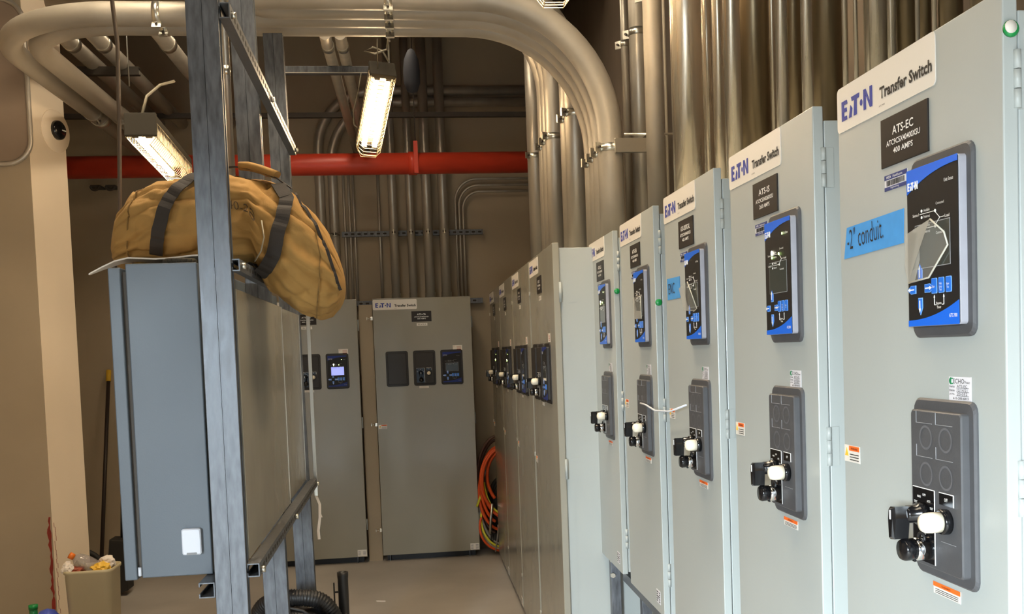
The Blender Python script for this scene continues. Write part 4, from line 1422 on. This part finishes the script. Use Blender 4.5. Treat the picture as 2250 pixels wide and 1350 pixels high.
# wires to lamps and ceiling
o = MB().tube([(-1.09, 4.42, 2.66), (-1.075, 4.45, 2.74), (-1.03, 4.5, 2.80), (-0.98, 4.55, 2.83)], 0.006, 8).build('lamp_cable', M['wire_pale'])
tag(o, 'pale curved cable rising from the left caged lamp', 'cable')
o = MB().tube([(-0.055, 5.02, 3.05), (-0.085, 5.0, 3.10), (-0.13, 4.98, 3.11), (-0.17, 4.98, 3.09), (-0.12, 4.97, 3.075), (-0.06, 4.98, 3.10), (-0.05, 4.78, 3.10), (-0.045, 4.69, 3.05)], 0.005, 6).tube([(-0.11, 5.02, 3.02), (-0.105, 4.85, 3.08), (-0.10, 4.69, 3.06)], 0.003, 6).build('hanger_wire', M['wire_pale'])
tag(o, 'looped pale wire the middle caged lamp hangs from', 'wire')
o = MB().tube([(-0.215, 5.60, 3.155), (-0.235, 5.58, 3.05), (-0.265, 5.56, 2.94), (-0.262, 5.53, 2.86), (-0.245, 5.5, 2.84), (-0.215, 5.42, 2.815)], 0.0035, 6).build('tether_wire', M['wire_pale'])
tag(o, 'thin pale wire dangling from the trapeze to the middle lamp', 'wire')
o = MB().tube([(-0.868, 3.2, 4.0), (-0.862, 3.2, 2.75), (-0.850, 3.2, 2.58), (-0.858, 3.2, 2.34), (-0.866, 3.2, 2.16), (-0.874, 3.2, 2.02), (-0.905, 3.2, 1.85), (-0.90, 3.2, 1.55)], 0.0065, 8).build('hanging_cable', M['cable_dark'])
tag(o, 'dark cable hanging from the ceiling left of the tan bag', 'cable')
o = MB().cyl((-1.645, 6.40, 3.30), (-1.645, 6.40, CH), 0.005, 6).build('threaded_rod', M['zinc'])
tag(o, 'thin threaded rod hanging at the end of the dark ceiling rail', 'rod')

# ------------------------------------------------------------------ bin and its rubbish
P = thing('waste_bin', 'beige plastic waste bin full of rubbish beside the cream pier', 'bin', (-1.685, 5.36, 0))
mb = MB()
rings = []
for s, z in ((0.82, 0.0), (0.985, 0.545), (1.03, 0.55), (1.03, 0.565), (0.985, 0.565), (0.96, 0.54), (0.80, 0.02)):
    rings.append([mb.bm.verts.new((p[0] * s, p[1] * s, z)) for p in rrect(-0.118, 0.118, -0.13, 0.08, 0.04, 5)])
for r0, r1 in zip(rings, rings[1:]):
    n = len(r0)
    for k in range(n):
        mb.bm.faces.new((r0[k], r0[(k + 1) % n], r1[(k + 1) % n], r1[k])).smooth = True
mb.bm.faces.new(rings[0][::-1])
mb.bm.faces.new(rings[-1])
mb.build('bin_shell', M['bin'], P)
bx, by = -1.685, 5.36
P = thing('drink_bottle', 'clear plastic bottle with an orange cap on top of the bin', 'bottle', (bx + 0.012, by - 0.045, 0.565))
MB().lathe([(0.034, -0.045), (0.040, -0.03), (0.041, 0.04), (0.038, 0.07), (0.030, 0.095), (0.014, 0.11)], 'z', 18).build('bottle_body', M['clear_plastic'], P)
MB().lathe([(0.016, 0.0), (0.017, 0.024), (0.0001, 0.025)], 'z', 14, (-0.0, -0.0, 0.112)).build('bottle_cap', M['orange_cap'], P)
P.rotation_euler = (0.35, -0.9, 0)


def crumple(name, label, cat, m, c, s, seed, stretch=(1, 1, 1)):
    mb = MB()
    bmesh.ops.create_icosphere(mb.bm, subdivisions=3, radius=s)
    for v in mb.bm.verts:
        k = noise.noise(v.co * (2.2 / s) + Vector((seed, seed * 2, 0)))
        v.co = Vector((v.co.x * stretch[0], v.co.y * stretch[1], v.co.z * stretch[2])) * (1 + 0.45 * k)
        v.co += Vector(c)
    return tag(mb.build(name, m), label, cat)


crumple('paper_cup', 'crumpled pale paper cup in the bin beside the orange cap', 'cup', M['bin'], (bx - 0.050, by - 0.055, 0.572), 0.034, 1, (0.8, 0.8, 1.2))
crumple('food_wrapper', 'crumpled reddish wrapper at the left of the bin', 'wrapper', M['trash_red'], (bx - 0.070, by - 0.075, 0.560), 0.036, 4, (1.3, 1, 0.6))
crumple('crisp_packet', 'crumpled yellow packet at the right of the bin', 'packet', M['yellow_print'], (bx + 0.055, by - 0.07, 0.562), 0.040, 7, (1.2, 0.9, 0.8))
crumple('paper_scrap', 'crumpled white paper at the right rim of the bin', 'paper', M['paper'], (bx + 0.075, by - 0.03, 0.585), 0.038, 9, (1.1, 0.8, 0.9))
crumple('napkin_scrap', 'crumpled white napkin hanging over the left rim of the bin', 'napkin', M['paper'], (bx - 0.098, by - 0.10, 0.575), 0.028, 12, (1.0, 0.8, 1.2))

# dark dustpan and coiled hose on the floor behind the bin
P = thing('lobby_dustpan', 'black upright dustpan on the floor behind the waste bin', 'dustpan', (-2.07, 7.15, 0))
MB().prism([(-0.10, 0.0), (0.05, 0.04), (0.06, 0.39), (-0.055, 0.40)], -0.05, 0.10, 0.006).build('pan', M['dust'], P)
MB().tube([(0.0, 0.06, 0.38), (0.02, 0.08, 0.80)], 0.012, 8).build('handle', M['black'], P)
P = thing('rubber_hose', 'dark rubber hose coiled on its side behind the waste bin', 'hose')
mb = MB()
pts = []
for k in range(120):
    a = 2 * PI * k / 36
    pts.append((-2.25 + (0.21 - 0.0006 * k) * math.cos(a) * 1.0, 6.75 + 0.0016 * k + 0.0, 0.215 + (0.195 - 0.0006 * k) * math.sin(a)))
mb.tube(pts, 0.018, 8)
mb.build('hose_coil', M['dust'], P)
P = thing('mop_handle', 'dark pole with a yellow tip leaning on the back wall', 'pole', (-2.335, 7.55, 0))
MB().tube([(0, 0, 0.01), (0.018, 0.40, 1.48)], 0.014, 10).build('shaft', M['pole'], P)
MB().tube([(0.018, 0.40, 1.48), (0.019, 0.423, 1.565)], 0.0185, 10).build('grip_tip', M['wood_yellow'], P)
# green bottle and blue jug at the lower left
P = thing('green_bottle', 'green bottle at the lower left before the brown pier', 'bottle', (-2.015, 5.41, 0))
MB().lathe([(0.045, 0), (0.048, 0.02), (0.048, 0.22), (0.03, 0.285), (0.020, 0.31), (0.020, 0.365)], 'z', 18).build('bottle_body', M['glass_green'], P)
MB().lathe([(0.023, 0.345), (0.023, 0.368), (0.0001, 0.369)], 'z', 14).build('bottle_cap', M['green_plug'], P)
P = thing('blue_jug', 'blue plastic jug with rounded shoulders left of the waste bin', 'jug', (-1.90, 5.28, 0))
MB().lathe([(0.058, 0), (0.062, 0.02), (0.062, 0.28), (0.055, 0.335), (0.035, 0.362), (0.0001, 0.374)], 'z', 20).build('jug_body', M['blue_plastic'], P)

# ------------------------------------------------------------------ shop vacuum with corrugated hose
P = thing('shop_vacuum', 'black shop vacuum with a corrugated hose wound on it and upright wand', 'vacuum', (-0.50, 4.22, 0))
MB().lathe([(0.13, 0.06), (0.155, 0.10), (0.16, 0.46), (0.15, 0.53), (0.11, 0.565), (0.0001, 0.585)], 'z', 26).build('tank', M['black'], P)
for k in range(4):
    a = PI / 4 + k * PI / 2
    MB().lathe([(0.022, 0.0), (0.03, 0.02), (0.03, 0.05), (0.014, 0.085)], 'z', 12, (0.125 * math.cos(a), 0.125 * math.sin(a), 0)).build('caster', M['dust'], P)


def corr(pts, r, name='corrugated_hose'):
    path = []
    pts = [Vector(p) for p in pts]
    for i in range(len(pts) - 1):
        p0, p1, p2, p3 = pts[max(i - 1, 0)], pts[i], pts[i + 1], pts[min(i + 2, len(pts) - 1)]
        n = max(6, int((p2 - p1).length / 0.0035))
        for k in range(n):
            t_ = k / n
            path.append(0.5 * ((2 * p1) + (p2 - p0) * t_ + (2 * p0 - 5 * p1 + 4 * p2 - p3) * t_ * t_ + (3 * p1 - p0 - 3 * p2 + p3) * t_ ** 3))
    rad = [r * (1 + 0.07 * math.sin(k * PI / 1.6)) for k in range(len(path))]
    mb = MB()
    mb.tube(path, rad, 14)
    return mb.build(name, M['corr'], P)


corr([(-0.19, -0.03, 0.42), (-0.18, -0.03, 0.54), (-0.12, -0.07, 0.605), (-0.02, -0.10, 0.622), (0.08, -0.09, 0.60), (0.135, -0.08, 0.52), (0.14, -0.08, 0.42), (0.10, -0.10, 0.30)], 0.034)
corr([(-0.15, -0.165, 0.545), (-0.05, -0.175, 0.565), (0.03, -0.175, 0.555), (0.06, -0.165, 0.51)], 0.020)
corr([(-0.14, -0.185, 0.49), (-0.04, -0.19, 0.515), (0.05, -0.185, 0.49)], 0.018)
corr([(0.02, -0.18, 0.40), (0.06, -0.18, 0.47), (0.12, -0.16, 0.52), (0.16, -0.12, 0.50), (0.19, -0.10, 0.40), (0.20, -0.10, 0.2)], 0.030)
MB().tube([(-0.12, -0.17, 0.585), (-0.03, -0.18, 0.60), (0.02, -0.18, 0.585), (0.10, -0.17, 0.52), (0.15, -0.15, 0.45)], 0.006, 8).build('power_cord', M['black'], P)
mb = MB()
mb.lathe([(0.021, 0.0), (0.022, 0.66), (0.0235, 0.675), (0.0235, 0.69), (0.017, 0.69), (0.016, 0.60)], 'z', 18, (0.168, 0.02, 0.0))
mb.build('wand', M['corr'], P)
MB().box(0.128, 0.134, 0.0, 0.012, 0.56, 0.65, 0.002).box(0.134, 0.150, 0.004, 0.010, 0.605, 0.612).build('wand_clip', M['dust'], P)

# ------------------------------------------------------------------ coiled cables in the back right corner
P = thing('cable_bundle', 'tangle of orange, yellow and brown cables coiled in the far right corner', 'cables', (0.60, 7.86, 0))


def loop(cx, cz, rx, rz, a0, a1, y, r_, m, name, wob=0.02, n=40, seed=0):
    pts = []
    for k in range(n + 1):
        a = a0 + (a1 - a0) * k / n
        q = 1 + wob * math.sin(3 * a + seed)
        pts.append((cx + rx * q * math.cos(a), y + 0.02 * math.sin(2 * a + seed), cz + rz * q * math.sin(a)))
    MB().tube(pts, r_, 8).build(name, m, P)


loop(0.06, 0.55, 0.20, 0.40, 0.5, 2 * PI, -0.10, 0.012, M['brown'], 'brown_cable', seed=1)
loop(0.06, 0.55, 0.185, 0.36, 0.2, 2 * PI, -0.07, 0.012, M['brown'], 'brown_cable', seed=2)
loop(0.05, 0.52, 0.17, 0.33, 1.4, 2 * PI, -0.11, 0.011, M['orange'], 'orange_cable', seed=3)
loop(0.05, 0.50, 0.175, 0.31, 1.2, 2 * PI, -0.14, 0.011, M['orange'], 'orange_cable', seed=4)
loop(0.04, 0.55, 0.15, 0.30, 1.5, 4.4, -0.16, 0.012, M['orange'], 'orange_cable', seed=5)
loop(0.03, 0.60, 0.14, 0.24, 1.6, 4.3, -0.18, 0.013, M['orange'], 'orange_cable', seed=11)
loop(0.06, 0.58, 0.16, 0.27, 1.7, 4.6, -0.19, 0.012, M['orange'], 'orange_cable', seed=12)
loop(0.10, 0.62, 0.16, 0.22, 1.5, 4.0, -0.17, 0.013, M['orange'], 'orange_cable', seed=13)
loop(0.10, 0.60, 0.19, 0.28, 3.2, 4.5, -0.17, 0.008, M['yellow'], 'yellow_cable', seed=1)
MB().tube([(-0.15, -0.18, 0.40), (-0.12, -0.17, 0.47), (-0.10, -0.16, 0.52)], 0.009, 8).build('yellow_cable', M['yellow'], P)
loop(0.10, 0.62, 0.21, 0.30, 3.0, 4.6, -0.18, 0.008, M['grey_cable'], 'grey_cable', seed=6)
loop(0.06, 0.42, 0.19, 0.33, 2.2, 5.2, -0.15, 0.010, M['grey_cable'], 'grey_cable', seed=7)
loop(0.08, 0.26, 0.20, 0.22, 2.8, 5.6, -0.12, 0.012, M['white_cable'], 'white_cable', seed=8)
loop(0.08, 0.30, 0.20, 0.24, 2.8, 5.6, -0.15, 0.009, M['yellow'], 'yellow_cable', seed=9)
loop(0.08, 0.24, 0.21, 0.215, 2.8, 5.6, -0.16, 0.009, M['orange'], 'orange_cable', seed=10)
for k in range(4):
    loop(0.10, 0.40, 0.14 - 0.02 * k, 0.22 - 0.025 * k, 0, 2 * PI, -0.03 - 0.02 * k, 0.018, M['dust'], 'black_cable', seed=k)
MB().tube([(-0.03, -0.19, 0.42), (-0.045, -0.19, 0.3), (-0.055, -0.19, 0.18)], 0.011, 10).build('flexible_conduit', M['zinc'], P)
MB().tube([(0.02, -0.20, 0.30), (0.0, -0.20, 0.15), (-0.02, -0.20, 0.04)], 0.005, 8).build('metal_rod', M['grey_cable'], P)
rad = [0.045 * (1 + 0.07 * math.sin(k * 1.6)) for k in range(60)]
MB().tube([(-0.05 + 0.004 * k, -0.11, 0.13) for k in range(60)], rad, 14).build('corrugated_duct', M['corr'], P)

# strut stand under the farthest wall-hung cabinet
P = thing('strut_stand', 'galvanized strut leg standing under the farthest wall-hung cabinet', 'strut', (0.80, 4.10, 0))
MB().box(0, 0.041, 0, 0.041, 0, 0.76, 0.002).build('leg_channel', M['strut'], P)
for z in (0.70, 0.635):
    MB().cyl((0.006, -0.012, z), (0.006, 0.001, z), 0.011, 6).build('bolt', M['zinc'], P)
P = thing('strut_stand', 'long strut rail and legs carrying the wall-hung cabinets', 'strut', (0.84, 1.20, 0))
MB().box(0, 0.041, 0, 2.85, 0.62, 0.661, 0.002).build('rail_channel', M['strut'], P)
for y in (0.05, 1.4, 2.70):
    MB().box(0.045, 0.086, y, y + 0.041, 0, 0.72, 0.002).build('leg_channel', M['strut'], P)

# litter on the floor
for pts, lab in (([(-0.30, 6.48, 0.004), (-0.24, 6.46, 0.004)], 'short white stick on the open concrete floor'), ([(-1.06, 7.0, 0.006), (-1.0, 6.98, 0.006)], 'pale paper scrap on the floor behind the strut posts')):
    o = MB().tube(pts, 0.004 if 'stick' in lab else 0.006, 8).build('floor_litter', M['paper'])
    tag(o, lab, 'litter')
